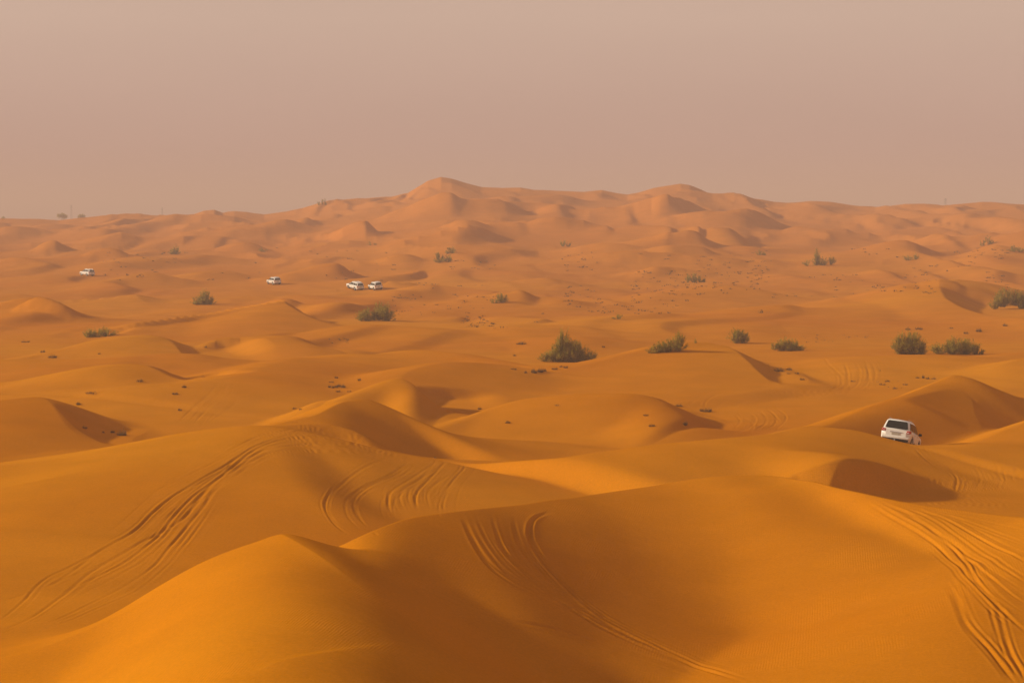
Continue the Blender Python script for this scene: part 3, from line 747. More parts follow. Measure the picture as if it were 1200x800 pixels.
M_WHITE = mat('white_paint', (0.80, 0.76, 0.70), 0.32, 0, 0.5)
M_BLACK = mat('black_plastic', (0.012, 0.012, 0.012), 0.6)
M_GLASS = mat('tinted_glass', (0.012, 0.016, 0.014), 0.08, 0, 0.5)
M_RED = mat('tail_lamp_red', (0.45, 0.02, 0.012), 0.2, 0, 0.5)
M_CLEAR = mat('lamp_clear', (0.6, 0.6, 0.58), 0.15, 0, 0.6)
M_TYRE = mat('tyre_rubber', (0.02, 0.018, 0.016), 0.9)
M_RIM = mat('wheel_alloy', (0.45, 0.44, 0.42), 0.35, 0.8)
M_CHROME = mat('chrome', (0.6, 0.58, 0.55), 0.25, 0.9)
M_PLATE = mat('number_plate', (0.42, 0.36, 0.28), 0.5)
# a film of dust on the paint
_n = M_WHITE.node_tree.nodes; _l = M_WHITE.node_tree.links
_tc = _n.new('ShaderNodeTexCoord'); _no = _n.new('ShaderNodeTexNoise'); _no.inputs['Scale'].default_value = 1.6; _no.inputs['Detail'].default_value = 5
_sp = _n.new('ShaderNodeSeparateXYZ'); _ad = _n.new('ShaderNodeMath'); _ad.operation = 'ADD'
_mr = _n.new('ShaderNodeMapRange'); _mr.inputs['From Min'].default_value = 0.5; _mr.inputs['From Max'].default_value = 1.5; _mr.inputs['To Min'].default_value = .45; _mr.inputs['To Max'].default_value = 0.0
_mx = _n.new('ShaderNodeMix'); _mx.data_type = 'RGBA'; _mx.inputs['A'].default_value = (0.80, 0.77, 0.72, 1); _mx.inputs['B'].default_value = (0.62, 0.42, 0.22, 1)
_l.new(_tc.outputs['Object'], _no.inputs['Vector']); _l.new(_tc.outputs['Object'], _sp.inputs[0])
_l.new(_sp.outputs['Z'], _ad.inputs[0]); _l.new(_no.outputs['Fac'], _ad.inputs[1]); _l.new(_ad.outputs[0], _mr.inputs['Value'])
_l.new(_mr.outputs['Result'], _mx.inputs['Factor']); _l.new(_mx.outputs['Result'], _n['Principled BSDF'].inputs['Base Color'])

WY = (-1.42, 1.42)            # wheel centres along the car
def arch(y):
    z = 0.36
    for c in WY:
        d = abs(y - c)
        if d < 0.50: z = max(z, 0.38 + math.sqrt(max(0.50 ** 2 - d * d, 0)) * 0.98)
    return z

def make_suv(name):
    t = empty(name)
    # lower body
    bm = bmesh.new(); rings = []
    for y in np.concatenate([[-2.42, -2.38, -2.30, -2.10], np.linspace(-1.95, -0.89, 13), np.linspace(-0.6, 0.6, 5), np.linspace(0.89, 1.95, 13), [2.15, 2.32, 2.42, 2.46]]):
        k = 1.0
        if y < -2.3: k = 1 - 0.05 * ((-2.3 - y) / 0.12) ** 2 * 1.2
        if y > 2.0: k = 1 - 0.16 * ((y - 2.0) / 0.46) ** 2
        zl = arch(y)
        belt = 1.13 if y < 1.0 else 1.13 - 0.10 * ((y - 1.0) / 1.46) - (0.10 * ((y - 2.2) / 0.26) ** 2 if y > 2.2 else 0)
        r = [(0, .40), (.70, .40), (.70, zl), (.93 * k, zl), (.965 * k, max(.66, zl + .02)), (.97 * k, max(.86, zl + .03)), (.955 * k, belt - .10), (.91 * k, belt - .01), (.80 * k, belt + .03), (0, belt + .055)]
        rings.append([(x, y, z) for x, z in r] + [(-x, y, z) for x, z in r[-2:0:-1]])
    loft(bm, rings)
    body = to_obj('body', bm, M_WHITE, t, True)
    # cabin
    bm = bmesh.new(); rings = []
    CAB = [(-2.37, -2.37, 1.12, .86, 1.16, .86), (-2.33, 0, 1.12, .87, 1.42, .80), (-2.22, 0, 1.12, .88, 1.70, .73), (-2.08, 0, 1.12, .885, 1.80, .70), (-1.2, 0, 1.12, .89, 1.85, .71),
           (-.2, 0, 1.12, .89, 1.85, .71), (.25, 0, 1.12, .89, 1.80, .70), (.62, 0, 1.12, .885, 1.58, .75), (1.0, 0, 1.12, .87, 1.33, .80), (1.30, 0, 1.12, .85, 1.16, .84)]
    for y, _, zb, wb, zt, wt in CAB:
        m_ = (zb + zt) / 2; wm = (wb + wt) / 2 + .02
        r = [(0, zb - .03), (wb, zb - .03), (wm, m_), (wt + .02, zt - .07), (wt - .08, zt - .005), (0, zt + .025)]
        rings.append([(x, y, z) for x, z in r] + [(-x, y, z) for x, z in r[-2:0:-1]])
    loft(bm, rings)
    to_obj('roof', bm, M_WHITE, t, True)
    # glass
    bm = bmesh.new()
    poly_plate(bm, [(-.72, -2.392, 1.20), (.72, -2.392, 1.20), (.735, -2.375, 1.28), (.64, -2.262, 1.66), (.55, -2.235, 1.70), (-.55, -2.235, 1.70), (-.64, -2.262, 1.66), (-.735, -2.375, 1.28)], (0, -.022, .006))
    to_obj('rear_window', bm, M_GLASS, t)
    bm = bmesh.new()
    poly_plate(bm, [(-.74, 1.17, 1.22), (.74, 1.17, 1.22), (.63, .40, 1.72), (-.63, .40, 1.72)], (0, .03, .045))
    to_obj('windscreen', bm, M_GLASS, t)
    for sx in (-1, 1):
        for pts in ([(-2.20, 1.22), (-1.62, 1.20), (-1.60, 1.66), (-2.08, 1.64)], [(-1.50, 1.20), (-.60, 1.19), (-.60, 1.69), (-1.50, 1.68)], [(-.50, 1.19), (.62, 1.18), (.84, 1.22), (.30, 1.66), (-.50, 1.69)]):
            bm = bmesh.new()
            def xs_(z): return sx * (.905 - (z - 1.12) * .245)
            poly_plate(bm, [(xs_(z), y, z) for y, z in pts], (sx * .016, 0, .004))
            to_obj('side_window', bm, M_GLASS, t)
        # doors with handles
        for y0, y1 in ((-.90, -.02), (.02, .88)):
            bm = bmesh.new()
            poly_plate(bm, [(sx * .965, y0, .50), (sx * .965, y1, .50), (sx * .972, y1, .86), (sx * .955, y1, 1.08), (sx * .955, y0, 1.08), (sx * .972, y0, .86)], (sx * .014, 0, 0))
            d_ = to_obj('door', bm, M_WHITE, t)
            bm = bmesh.new(); box(bm, (sx * .995, y0 + .14, .97), (.03, .17, .03), .008); to_obj('handle', bm, M_CHROME, d_)
        bm = bmesh.new(); box(bm, (sx * .955, 0, .42), (.07, 1.75, .07), .02); to_obj('running_board', bm, M_BLACK, t)
        bm = bmesh.new(); box(bm, (sx * 1.06, .78, 1.20), (.20, .12, .17), .035); box(bm, (sx * .95, .80, 1.16), (.12, .05, .05), .01); to_obj('wing_mirror', bm, M_BLACK, t, True)
        bm = bmesh.new(); box(bm, (sx * .63, -.95, 1.895), (.04, 1.9, .035), .012)
        for yy in (-1.8, -.95, -.1): box(bm, (sx * .63, yy, 1.865), (.035, .07, .05))
        to_obj('roof_rail', bm, M_CHROME, t)
        # tail lamp wrapping the corner
        bm = bmesh.new()
        box(bm, (sx * .80, -2.40, 1.03), (.24, .08, .20), .02); box(bm, (sx * .93, -2.28, 1.04), (.06, .26, .16), .02)
        l_ = to_obj('tail_light', bm, M_RED, t, True)
        bm = bmesh.new(); box(bm, (sx * .78, -2.446, 1.00), (.14, .012, .05), .004); to_obj('lens', bm, M_CLEAR, l_)
        bm = bmesh.new(); box(bm, (sx * .70, 2.36, .90), (.34, .14, .16), .03); to_obj('headlight', bm, M_CLEAR, t, True)
        for y in WY:
            bm = bmesh.new()
            lathe(bm, [(-.12, .20), (-.13, .24), (-.135, .33), (-.11, .385), (-.05, .40), (.05, .40), (.11, .385), (.135, .33), (.13, .24), (.12, .20)], (sx * .83, y, .38), 28)
            w = to_obj('wheel', bm, M_TYRE, t, True)
            bm = bmesh.new()
            lathe(bm, [(-.02, .245), (.02, .25), (.03, .22), (.0, .20), (.0, .08), (.03, .05), (.03, .0001)][::1] if sx > 0 else [(.02, .245), (-.02, .25), (-.03, .22), (.0, .20), (.0, .08), (-.03, .05), (-.03, .0001)], (sx * .94, y, .38), 20)
            for k in range(5):
                a = 2 * math.pi * k / 5
                vs = box(bm, (0, 0, .14), (.03, .06, .17)); bmesh.ops.rotate(bm, cent=(0, 0, 0), matrix=Matrix.Rotation(a, 3, 'X'), verts=vs)
                bmesh.ops.translate(bm, vec=(sx * .955, y, .38), verts=vs)
            to_obj('rim', bm, M_RIM, w)
    # tailgate, bumpers
    bm = bmesh.new()
    poly_plate(bm, [(-.66, -2.415, .70), (.66, -2.415, .70), (.67, -2.415, 1.12), (-.67, -2.415, 1.12)], (0, -.02, 0))
    tg = to_obj('tailgate', bm, M_WHITE, t)
    bm = bmesh.new(); box(bm, (0, -2.452, .96), (.80, .03, .06), .01); to_obj('trim_strip', bm, M_CHROME, tg)
    bm = bmesh.new(); box(bm, (0, -2.45, .84), (.54, .02, .13), .005); to_obj('number_plate', bm, M_PLATE, tg)
    bm = bmesh.new(); box(bm, (0, -2.43, .61), (1.80, .17, .17), .05); to_obj('rear_bumper', bm, M_WHITE, t, True)
    bm = bmesh.new(); box(bm, (0, -2.40, .455), (1.72, .14, .16), .04); box(bm, (0, -2.47, .52), (.46, .06, .16), .02); to_obj('bumper_skirt', bm, M_BLACK, t, True)
    bm = bmesh.new(); box(bm, (-.0, -2.52, .44), (.10, .16, .08), .015); to_obj('tow_hitch', bm, M_CHROME, t)
    bm = bmesh.new(); box(bm, (0, 2.42, .60), (1.66, .16, .30), .06); to_obj('front_bumper', bm, M_WHITE, t, True)
    bm = bmesh.new(); box(bm, (0, 2.44, .89), (.98, .07, .20), .03)
    for k in range(4): box(bm, (0, 2.48, .82 + k * .047), (.90, .02, .014))
    to_obj('grille', bm, M_BLACK, t)
    bm = bmesh.new(); box(bm, (.12, -2.44, 1.24), (.50, .02, .02), .004, None); to_obj('wiper', bm, M_BLACK, t)
    return t

def copy_tree(o, parent=None):
    c = o.copy(); C.objects.link(c); c.parent = parent
    for ch in list(o.children): copy_tree(ch, c)
    return c

def seat_car(t, x, y, head, lift=0.0, droll=0.0, dpitch=0.0, sink=0.05):
    """stand the car on the sand: head = degrees clockwise from straight away"""
    a = math.radians(head); f = Vector((math.sin(a), math.cos(a), 0)); r = Vector((math.cos(a), -math.sin(a), 0))
    P = {}
    for sx in (-1, 1):
        for sy in WY:
            q = Vector((x, y, 0)) + r * (.83 * sx) + f * sy
            P[sx, sy] = Vector((q.x, q.y, height(q.x, q.y)))
    fw = ((P[-1, WY[1]] + P[1, WY[1]]) - (P[-1, WY[0]] + P[1, WY[0]])).normalized()
    rt = ((P[1, WY[0]] + P[1, WY[1]]) - (P[-1, WY[0]] + P[-1, WY[1]])).normalized()
    up = rt.cross(fw).normalized(); rt = fw.cross(up)
    c = (P[-1, WY[0]] + P[1, WY[0]] + P[-1, WY[1]] + P[1, WY[1]]) / 4
    m = Matrix((rt, fw, up)).transposed().to_4x4() @ Matrix.Rotation(math.radians(droll), 4, 'Y') @ Matrix.Rotation(math.radians(-dpitch), 4, 'X')
    m.translation = c + up * (lift - sink)
    t.matrix_world = m

GROUP_SUV = 'white off-road cars driving over the dunes'
suv = make_suv('off_road_car')
x, y = on_sand(1039, 520.0)
SUV_BACK, SUV_HEAD = 5.6, 19
a = math.radians(SUV_HEAD)
seat_car(suv, x + math.sin(a) * SUV_BACK, y + math.cos(a) * SUV_BACK, SUV_HEAD, droll=-5, dpitch=-7, sink=.02)
tag(suv, 'nearest white off-road car, seen from behind at the right, red tail lights showing', 'car', GROUP_SUV)
for (u, v, hd, lab) in [(102, 323, -42, 'tiny white off-road car farthest left, alone on the distant flat sand'),
                        (321, 333, -30, 'tiny white off-road car on a dune top above the pointed bright dune'),
                        (416, 339, -36, 'left one of the two tiny white cars side by side'),
                        (440, 339, -24, 'right one of the two tiny white cars side by side')]:
    c = copy_tree(suv)
    x, y = on_sand(u, v)
    seat_car(c, x, y, hd)
    c.matrix_world = c.matrix_world @ Matrix.Scale(0.93, 4)
    c['label'] = lab

# ------------------------------------------------------------------ shrubs
def foliage_mat(name, c1, c2, scale=1.5):
    m = mat(name, c1, 0.85, 0, 0.15)
    n, l = m.node_tree.nodes, m.node_tree.links
    g = n.new('ShaderNodeNewGeometry'); no = n.new('ShaderNodeTexNoise'); no.inputs['Scale'].default_value = scale; no.inputs['Detail'].default_value = 3
    mx = n.new('ShaderNodeMix'); mx.data_type = 'RGBA'; mx.inputs['A'].default_value = (*c1, 1); mx.inputs['B'].default_value = (*c2, 1)
    mr_ = n.new('ShaderNodeMapRange'); mr_.inputs['From Min'].default_value = .38; mr_.inputs['From Max'].default_value = .62
    ad = n.new('ShaderNodeMath'); ad.operation = 'MULTIPLY_ADD'; ad.inputs[1].default_value = 0.5; 
    l.new(g.outputs['Position'], no.inputs['Vector']); l.new(no.outputs['Fac'], mr_.inputs['Value'])
    l.new(g.outputs['Random Per Island'], ad.inputs[0]); l.new(mr_.outputs['Result'], ad.inputs[2])
    s2 = n.new('ShaderNodeMath'); s2.operation = 'MULTIPLY'; s2.inputs[1].default_value = 0.66
    l.new(ad.outputs[0], s2.inputs[0])
    l.new(s2.outputs[0], mx.inputs['Factor']); l.new(mx.outputs['Result'], n['Principled BSDF'].inputs['Base Color'])
    tr = n.new('ShaderNodeBsdfTranslucent'); ms = n.new('ShaderNodeMixShader'); ms.inputs['Fac'].default_value = 0.45
    l.new(mx.outputs['Result'], tr.inputs['Color'])
    l.new(n['Principled BSDF'].outputs['BSDF'], ms.inputs[1]); l.new(tr.outputs['BSDF'], ms.inputs[2])
    l.new(ms.outputs['Shader'], n['Material Output'].inputs['Surface'])
    return m
M_LEAF = foliage_mat('shrub_leaves', (0.23, 0.180, 0.016), (0.52, 0.38, 0.045))
M_TWIG = foliage_mat('shrub_twigs', (0.20, 0.115, 0.02), (0.40, 0.25, 0.05))
M_DRY = foliage_mat('dry_scrub', (0.085, 0.04, 0.012), (0.24, 0.125, 0.038))

def blades(name, base, tip, width, m, parent=None):
    """a mesh of narrow pointed leaves, each from base to tip"""
    n = len(base); d = tip - base
    sidev = np.cross(d, rng.normal(size=(n, 3))); sidev /= np.linalg.norm(sidev, axis=1)[:, None] + 1e-9
    w = np.asarray(width).reshape(-1, 1) * sidev
    mid = base + d * 0.45 + rng.normal(size=(n, 3)) * np.linalg.norm(d, axis=1)[:, None] * 0.05
    V = np.stack([base - w * .35, mid - w * .5, tip, mid + w * .5, base + w * .35], 1).reshape(-1, 3)
    me = bpy.data.meshes.new(name)
    me.vertices.add(5 * n); me.vertices.foreach_set('co', V.astype(np.float32).ravel())
    idx = np.arange(n)[:, None] * 5
    f = np.concatenate([idx + np.array([[0, 1, 3, 4]]), idx + np.array([[1, 2, 3, 3]])], 1)
    loops = np.concatenate([idx + np.array([[0, 1, 3, 4, 1, 2, 3]])], 1).astype(np.int32)
    me.loops.add(7 * n); me.loops.foreach_set('vertex_index', loops.ravel())
    me.polygons.add(2 * n)
    st = (np.arange(n)[:, None] * 7 + np.array([[0, 4]])).astype(np.int32)
    me.polygons.foreach_set('loop_start', st.ravel()); me.polygons.foreach_set('loop_total', np.tile([4, 3], n).astype(np.int32))
    me.update(calc_edges=True); me.validate()
    me.materials.append(m)
    o = bpy.data.objects.new(name, me); C.objects.link(o)
    if parent: o.parent = parent
    return o

def shrub(u, v, clumps, label, group=None, name='shrub', straw=0.35, cat='shrub', dens=1.0):
    """clumps: (du, dv, width, height) in picture pixels at the shrub's own distance"""
    x, y = on_sand(u, v)
    r = math.hypot(x, y); pm = F_PX / r
    z0 = height(x, y)
    t = empty(name, (x, y, z0 - 0.05))
    B0, T0, W0, B1, T1, W1 = [], [], [], [], [], []
    for du, dv, w, h in clumps:
        cx, cy = du / pm, rng.uniform(-.15, .15) * w / pm
        rw, hh = w / pm / 2, h / pm
        # where this clump's foot stands on the sand
        zf = height(x + cx, y + cy) - z0 - dv / pm * 0.5
        area = w * h
        n = int(np.clip(area * 3.4, 90, 3000) * dens)
        # stems fan out from the foot; leaf sprays stand along the outer part of each stem
        ns = max(8, n // 26)
        ph = rng.uniform(0, 2 * np.pi, ns); lean = 1.12 * np.sqrt(rng.uniform(0, 1, ns))
        ln = hh * rng.uniform(0.7, 1.08, ns)
        lump = 1 + 0.22 * np.sin(3 * ph + rng.uniform(0, 6)) + 0.12 * np.sin(7 * ph + rng.uniform(0, 6))
        ex = np.cos(ph) * lean * rw * 1.05 * lump; ey = np.sin(ph) * lean * rw * 0.85 * lump
        foot = np.stack([cx + ex * .18, cy + ey * .18, np.full(ns, zf)], 1)
        top = np.stack([cx + ex, cy + ey, zf + ln * (1 - .72 * (lean / 1.12) ** 2.4)], 1)
        B1.append(foot); T1.append(top); W1.append(np.full(ns, max(.03, .5 / pm)))
        k = rng.integers(0, ns, n); s = rng.beta(1.7, 1.25, n)[:, None]
        p = foot[k] * (1 - s) + top[k] * s + rng.normal(0, 0.09, (n, 3)) * np.array([rw, rw, hh * .6])
        p[:, 2] = np.maximum(p[:, 2], zf)
        dr = (top[k] - foot[k]); dr /= np.linalg.norm(dr, axis=1)[:, None] + 1e-9
        dr = dr * .8 + rng.normal(0, .45, (n, 3)) + np.array([0, 0, .25]); dr /= np.linalg.norm(dr, axis=1)[:, None]
        L = rng.uniform(.08, .20, n)[:, None] * max(hh, .5) * 1.0
        B0.append(p); T0.append(p + dr * L); W0.append(rng.uniform(.6, 1.3, n) * max(.035, 0.55 / pm))
    B0, T0, W0 = map(np.concatenate, (B0, T0, W0)); B1, T1, W1 = map(np.concatenate, (B1, T1, W1))
    m = rng.uniform(size=len(B0)) < straw * 0.5
    blades('leaves', B0[~m], T0[~m], W0[~m], M_LEAF, t)
    blades('twigs', np.concatenate([B1, B0[m]]), np.concatenate([T1, T0[m]]), np.concatenate([W1, W0[m] * .7]), M_TWIG, t)
    tag(t, label, cat, group)
    return t

SH = 'desert shrubs scattered over the dunes'
SHRUBS = [
 (665, 424, [(-26, 0, 16, 13), (-13, 1, 24, 22), (-8, 0, 11, 37), (-1, 0, 11, 36), (-4, 0, 24, 24), (5, 0, 14, 25), (11, 0, 24, 28), (24, 0, 22, 16)], 'largest shrub, tall feathery middle and dark right side, on the crest at the picture centre'),
 (783, 412, [(-20, 4, 12, 10), (-12, 3, 16, 15), (0, 1, 20, 17), (12, -2, 18, 21), (-5, 2, 14, 12)], 'low ragged shrub spreading up a crest, its right end tallest, right of the largest shrub'),
 (815, 402, [(0, 0, 5, 6)], 'very small tuft of a shrub on top of the crest beside the ragged shrub'),
 (866, 402, [(-4, 0, 17, 19), (5, 0, 17, 16)], 'compact round dark green shrub behind the shaded crest, right of the ragged shrub'),
 (923, 411, [(-15, -3, 9, 10), (-6, 0, 17, 17), (2, 0, 17, 15), (11, 2, 17, 14)], 'wide light green shrub with a sparse left end, next right after the round dark one'),
 (1066, 415, [(-9, 0, 22, 25), (4, 0, 26, 28), (15, 0, 12, 17)], 'big domed bushy shrub standing left of the pair above the pale dune peak'),
 (1122, 415, [(-22, 0, 22, 13), (-6, 0, 22, 19), (8, 0, 28, 20), (21, 0, 16, 14), (27, 1, 8, 8)], 'long low shrub stretching right of the big domed one, above the pale dune peak'),
 (1184, 362, [(-18, -1, 14, 12), (-8, -5, 20, 22), (7, -7, 18, 20), (12, 2, 14, 20), (20, 0, 16, 26)], 'large loose shrub in the shaded hollow, cut off by the right edge of the picture'),
 (440, 376, [(-16, 0, 13, 14), (-9, 0, 14, 17), (-1, -2, 12, 15), (4, -2, 16, 21), (11, -1, 18, 19), (17, 0, 11, 11)], 'dark double shrub with a gap of sand in the middle, below the pair of cars'),
 (238, 357, [(-7, 0, 12, 10), (1, 0, 16, 19), (9, 0, 11, 11), (0, 0, 22, 8)], 'rounded shrub with a small tuft on top, left of the pointed bright dune'),
 (116, 395, [(-12, 0, 16, 12), (-2, 0, 18, 10), (8, 0, 22, 12)], 'flat wide shrub at the left, hugging the sand behind a smooth dune'),
 (205, 298, [(-2, 0, 10, 8), (2, 0, 10, 11)], 'small dark shrub on the plain slope between the far left car and the second car'),
 (308, 295, [(0, 0, 8, 7)], 'tiny faint shrub high up above the second car from the left'),
 (516, 308, [(-3, -8, 7, 10), (-1, 0, 12, 10), (9, 0, 11, 10), (4, -3, 10, 8)], 'straggling grey green shrub in the distance, lower of two touching ones above the picture centre'),
 (529, 297, [(0, 0, 11, 10), (-5, 0, 6, 7)], 'small grey shrub touching the straggling one, higher up and to its right'),
 (585, 355, [(-5, 3, 12, 9), (3, 0, 14, 13)], 'small dark shrub leaning on a slope between the double shrub and the largest shrub'),
 (663, 289, [(-3, 0, 8, 9), (3, 0, 9, 6)], 'small distant shrub above the largest shrub, on the smooth far slope'),
 (724, 374, [(0, 0, 13, 7)], 'tiny low green shrub alone on bare sand above and right of the largest shrub'),
 (814, 331, [(-8, 0, 8, 11), (-1, 0, 11, 12), (6, 0, 10, 9), (11, 0, 7, 6)], 'spiky distant shrub above the ragged one, on a rough rise'),
 (892, 299, [(-3, 0, 8, 7), (4, 0, 8, 5)], 'small far shrub left of the distant cluster of four clumps'),
 (958, 311, [(-12, 0, 11, 8), (-1, 0, 8, 19), (7, 0, 13, 11), (15, -2, 11, 11)], 'distant cluster of four clumps with one tall thin spire'),
 (1068, 305, [(-4, 0, 12, 7), (5, 0, 12, 7)], 'low rounded far shrub halfway from the four clump cluster to the right edge'),
 (1157, 287, [(-6, 0, 6, 8), (1, 0, 9, 10), (6, 0, 8, 6)], 'small far shrub on a pale dune top near the right edge, left of the other'),
 (1191, 295, [(-4, 0, 12, 8), (5, 0, 12, 7)], 'small flat far shrub nearest the upper right edge of the sand'),
 (436, 287, [(-3, 0, 5, 5), (4, 0, 6, 3)], 'tiny faint pair of tufts on the far slope above the pair of cars'),
 (377, 240, [(-4, 0, 6, 6), (0, 0, 4, 8), (4, 0, 3, 9)], 'spiky little shrub standing on the skyline left of the highest dune'),
 (1170, 325, [(0, 0, 4, 3)], None),
]
for e in SHRUBS:
    u, v, cl, lab = e
    if lab is None: continue
    shrub(u, v, cl, lab, SH)

# dry scrub tufts: little dark heaps on the sand
def tuft(u, v, w, h, name='dry_tuft'):
    x, y = on_sand(u, v); r = math.hypot(x, y); pm = F_PX / r
    n = int(np.clip(w * h * 4, 26, 170))
    rw, hh = w / pm / 2, h / pm * 1.1
    ph = rng.uniform(0, 2 * np.pi, n); q = np.sqrt(rng.uniform(0, 1, n))
    p = np.stack([np.cos(ph) * q * rw, np.sin(ph) * q * rw * 1.2, np.zeros(n)], 1)
    tip = p + np.stack([np.cos(ph) * rw * .3, np.sin(ph) * rw * .5, hh * (1.2 - .8 * q) * rng.uniform(.3, 1.35, n) + .03], 1) + rng.normal(0, .16 * rw, (n, 3))
    o = blades(name, p, tip, np.full(n, max(.02, .38 / pm)), M_DRY)
    o.location = (x, y, height(x, y) - .01)
    return o
T_HOLLOW = [(143, 510, 9, 6), (132, 507, 5, 3), (121, 507, 3, 2), (99, 502, 6, 3), (92, 474, 5, 3), (108, 461, 12, 2)]
T_LEFT = [(164, 447, 7, 3), (205, 462, 6, 3), (216, 454, 5, 3), (211, 481, 4, 3), (62, 419, 9, 3), (50, 413, 5, 3), (30, 401, 8, 2), (116, 415, 4, 2), (241, 407, 3, 2)]
T_CLUSTER = [(386, 454, 3, 3.5), (390, 454.5, 3, 3), (394, 454, 4, 3.5), (397, 453, 4, 3.5), (402, 454, 5, 4), (388, 448, 5, 2), (394, 443, 4, 2.5), (396, 459, 5, 2), (409, 459, 4, 2), (421, 446, 4, 3), (345, 479, 5, 2), (352, 480, 4, 2)]
T_SHRUB = [(626, 437, 6, 5), (633, 436, 7, 4.5), (638, 435, 4, 4), (616, 437, 4, 2.5), (650, 433, 6, 3), (663, 431, 5, 2.5), (657, 430, 4, 2), (602, 433, 6, 2), (611, 403.5, 10, 3), (603, 417, 4, 2), (707, 407, 4, 2)]
T_CENTRE = [(764, 499.5, 7, 3), (803, 498, 5, 4.5), (757, 487, 6, 1.8), (827, 482, 13, 4), (796, 476, 7, 3), (562, 479.5, 4, 3), (595, 495.5, 6, 2.5), (653, 475, 5, 1.5), (510, 536.5, 3, 1.5)]
T_RIGHT = [(913, 435, 10, 3.5), (925, 433.5, 6, 3), (940, 445, 5, 3), (934, 438, 5, 2.5), (924, 438, 4, 2)]
T_FAR = [(1040, 447, 5, 2), (1049, 455.5, 5, 2), (1034, 451, 6, 2), (1061, 451, 5, 2), (1075, 443, 4, 2), (1082, 443, 3, 3.5), (1087, 444, 4, 2.5), (1094, 444, 4, 2), (1064, 386.5, 5, 3), (1077, 386, 8, 2.5), (1114, 385, 5, 2), (1132, 391, 5, 2.5), (1147, 388.5, 6, 4), (1178, 382, 5, 3), (1000, 447, 6, 1.5)]
ORD = ['leftmost', 'second from the left', 'third from the left', 'fourth from the left', 'fifth from the left', 'sixth from the left', 'seventh from the left', 'eighth from the left',
       'ninth from the left', 'tenth from the left', 'eleventh from the left', 'twelfth from the left', 'thirteenth from the left', 'fourteenth from the left', 'rightmost']
for lst, place_, grp in [(T_HOLLOW, 'in the shaded hollow at the left', 'dry tufts in the left hollow'),
                         (T_LEFT, 'on the smooth left dunes', 'dry tufts on the left dunes'),
                         (T_CLUSTER, 'around the row of tufts left of centre', 'dry tufts left of centre'),
                         (T_SHRUB, 'around the largest shrub', 'dry tufts near the largest shrub'),
                         (T_CENTRE, 'around the smooth middle dune', 'dry tufts round the middle dune'),
                         (T_RIGHT, 'below the wide light green shrub', 'dry tufts below the wide shrub'),
                         (T_FAR, 'around the big domed shrub', 'dry tufts round the domed shrub')]:
    lst = sorted(lst)
    for i_, (u, v, w, h) in enumerate(lst):
        o_ = ORD[i_] if i_ < len(lst) - 1 else 'rightmost'
        size = 'larger' if w * h > 26 else 'small'
        tag(tuft(u, v, w, h), f'{size} dark tuft, {o_}, {place_}', 'dry tuft', grp)

# countless specks of dry scrub on the churned flats
P_, Q_, Wd = [], [], []
def specks(u0, u1, v0, v1, n, size):
    for _ in range(n):
        u, v = rng.uniform(u0, u1), rng.uniform(v0, v1)
        if vnoise(np.array([u / 40.0]), np.array([v / 13.0]), 88)[0] < -0.1: continue
        x, y = on_sand(u, v); r = math.hypot(x, y)
        z = height(x, y); s = size * rng.uniform(.5, 1.3) * math.sqrt(r / 400)
        k = rng.integers(5, 9)
        px_ = np.stack([x + rng.normal(0, s * .6, k), y + rng.normal(0, s * .4, k), np.full(k, z - .02)], 1)
        P_.append(px_); Q_.append(px_ + np.stack([rng.normal(0, s * .4, k), rng.normal(0, s * .3, k), rng.uniform(.3, .8, k) * s], 1)); Wd.append(np.full(k, .16 * s * 2))
specks(620, 900, 296, 368, 420, .42)
specks(880, 1200, 290, 350, 330, .40)
specks(460, 640, 345, 385, 130, .40)
specks(480, 620, 305, 340, 90, .40)
specks(230, 480, 290, 330, 80, .40)
specks(120, 240, 296, 330, 50, .42)
specks(480, 560, 372, 386, 90, .34)
specks(255, 272, 383, 390, 14, .3)
specks(380, 410, 396, 404, 10, .3)
specks(940, 1080, 392, 402, 40, .26)
specks(900, 1130, 425, 458, 50, .16)
o = blades('dry_scrub', np.concatenate(P_), np.concatenate(Q_), np.concatenate(Wd), M_DRY)
tag(o, kind='stuff')

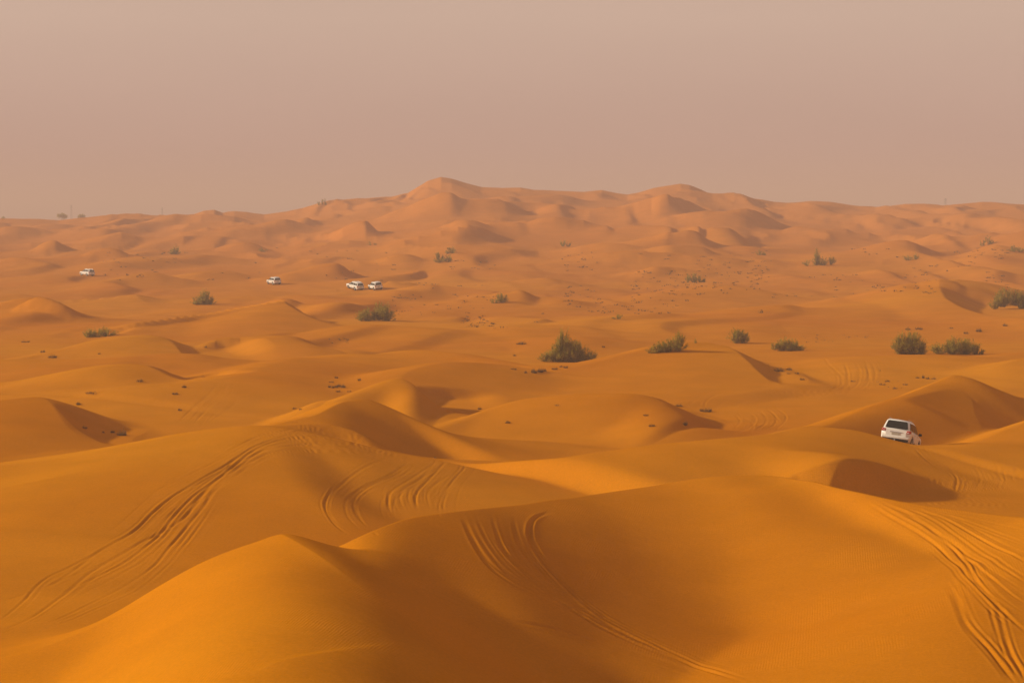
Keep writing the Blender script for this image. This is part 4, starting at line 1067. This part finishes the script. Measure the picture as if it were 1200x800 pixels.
# ------------------------------------------------------------------ beyond the skyline
M_FAR = mat('grey_steel', (0.22, 0.20, 0.19), 0.6, 0.3)
M_BARK = mat('bark', (0.12, 0.09, 0.06), 0.9)
def at_distance(u, v, r):
    dx, dy, k = ray(u, v)
    return dx * r, dy * r, CAM_H + k * r
def far_tree(u, v_top, w, r, label):
    x, y, zt = at_distance(u, v_top, r); zg = height(x, y); h = max(zt - zg, 4)
    t = empty('tree', (x, y, zg)); pm = F_PX / r; rw = w / pm / 2
    bm = bmesh.new()
    for (ax, ay, k) in [(0, 0, .7), (rw * .45, 0, .8), (-rw * .4, rw * .2, .78)]:
        n = 6; R = []
        for s, rad in ((-.1, .30), (.4, .22), (1, .08)):
            R.append([bm.verts.new((ax * max(s, 0) + rad * math.cos(q * math.pi / 3), ay * max(s, 0) + rad * math.sin(q * math.pi / 3), h * k * s)) for q in range(n)])
        for a_, b_ in zip(R[:-1], R[1:]):
            for i in range(n): bm.faces.new((a_[i], a_[(i + 1) % n], b_[(i + 1) % n], b_[i]))
        bm.faces.new(R[-1])
    to_obj('trunk', bm, M_BARK, t)
    n = 900; c = rng.integers(0, 5, n)
    cc = np.stack([rng.uniform(-.6, .6, 5) * rw, rng.uniform(-.6, .6, 5) * rw, h * rng.uniform(.6, .85, 5)], 1)
    d = rng.normal(size=(n, 3)); d /= np.linalg.norm(d, axis=1)[:, None]
    p = cc[c] + d * rng.uniform(.4, 1, n)[:, None] * np.array([rw * .55, rw * .55, h * .17])
    blades('crown', p, p + rng.normal(0, .5, (n, 3)) + np.array([0, 0, .3]), np.full(n, .35), M_LEAF, t)
    tag(t, label, 'tree')
far_tree(73, 250, 11, 1450, 'faint hazy tree on the left skyline, the fuller of the two beside the thin mast')
far_tree(95.5, 250.5, 9, 1500, 'faint hazy tree on the left skyline, the smaller one right of the thin mast')
far_tree(4, 254, 8, 1500, 'faint hazy bush of a tree at the very left end of the skyline')

def mast(u, v_top, r, w, label, legs=4):
    x, y, zt = at_distance(u, v_top, r); zg = height(x, y); h = max(zt - zg, 5)
    t = empty('lattice_mast', (x, y, zg - .3))
    def bar(bm, a, b, rad):
        a, b = Vector(a), Vector(b); d = b - a; q = d.to_track_quat('Z', 'Y').to_matrix()
        vs = box(bm, (0, 0, 0), (rad, rad, d.length)); bmesh.ops.rotate(bm, cent=(0, 0, 0), matrix=q, verts=vs); bmesh.ops.translate(bm, vec=(a + b) / 2, verts=vs)
    for sx in (-1, 1):
        for sy in (-1, 1):
            bm = bmesh.new(); bar(bm, (sx * w, sy * w, 0), (sx * w * .35, sy * w * .35, h), .07); to_obj('leg', bm, M_FAR, t)
    bm = bmesh.new(); n = 9
    for i in range(n):
        z0_, z1_ = h * i / n, h * (i + 1) / n; k0, k1 = w * (1 - .65 * i / n), w * (1 - .65 * (i + 1) / n)
        for sy in (-1, 1):
            bar(bm, (-k0, sy * k0, z0_), (k1, sy * k1, z1_), .05); bar(bm, (k0, sy * k0, z0_), (-k1, sy * k1, z1_), .05)
            bar(bm, (sy * k0, -k0, z0_), (sy * k1, k1, z1_), .05)
    to_obj('bracing', bm, M_FAR, t)
    bm = bmesh.new(); bar(bm, (-w * 1.2, 0, h * .9), (w * 1.2, 0, h * .9), .2); bar(bm, (-w, 0, h * .97), (w, 0, h * .97), .2); to_obj('cross_arm', bm, M_FAR, t)
    tag(t, label, 'mast')
mast(83.5, 240, 2100, 1.1, 'thin hazy mast between the two faint trees on the left skyline')
mast(190, 243, 2100, 0.8, 'thin hazy mast alone on the skyline between the left trees and the first dune rise')
mast(1108, 232, 1700, 1.1, 'faint hazy mast on the right skyline above the low dunes')

# ------------------------------------------------------------------ haze
HAZE_TOP = 62.0
hm = bpy.data.materials.new('dust_haze'); hm.use_nodes = True
hn, hl = hm.node_tree.nodes, hm.node_tree.links
hn.clear()
ho = hn.new('ShaderNodeOutputMaterial'); pv = hn.new('ShaderNodeVolumePrincipled')
pv.inputs['Color'].default_value = (0.97, 0.70, 0.61, 1)
pv.inputs['Density'].default_value = 0.00058
pv.inputs['Anisotropy'].default_value = 0.0
hl.new(pv.outputs['Volume'], ho.inputs['Volume'])
bm = bmesh.new(); bmesh.ops.create_cube(bm, size=1.0)
hme = bpy.data.meshes.new('haze'); bm.to_mesh(hme); bm.free()
hme.materials.append(hm)
hz = bpy.data.objects.new('haze', hme); C.objects.link(hz)
hz.scale = (30000, 30000, HAZE_TOP + 4); hz.location = (0, 0, (HAZE_TOP - 4) / 2)
tag(hz, kind='stuff')
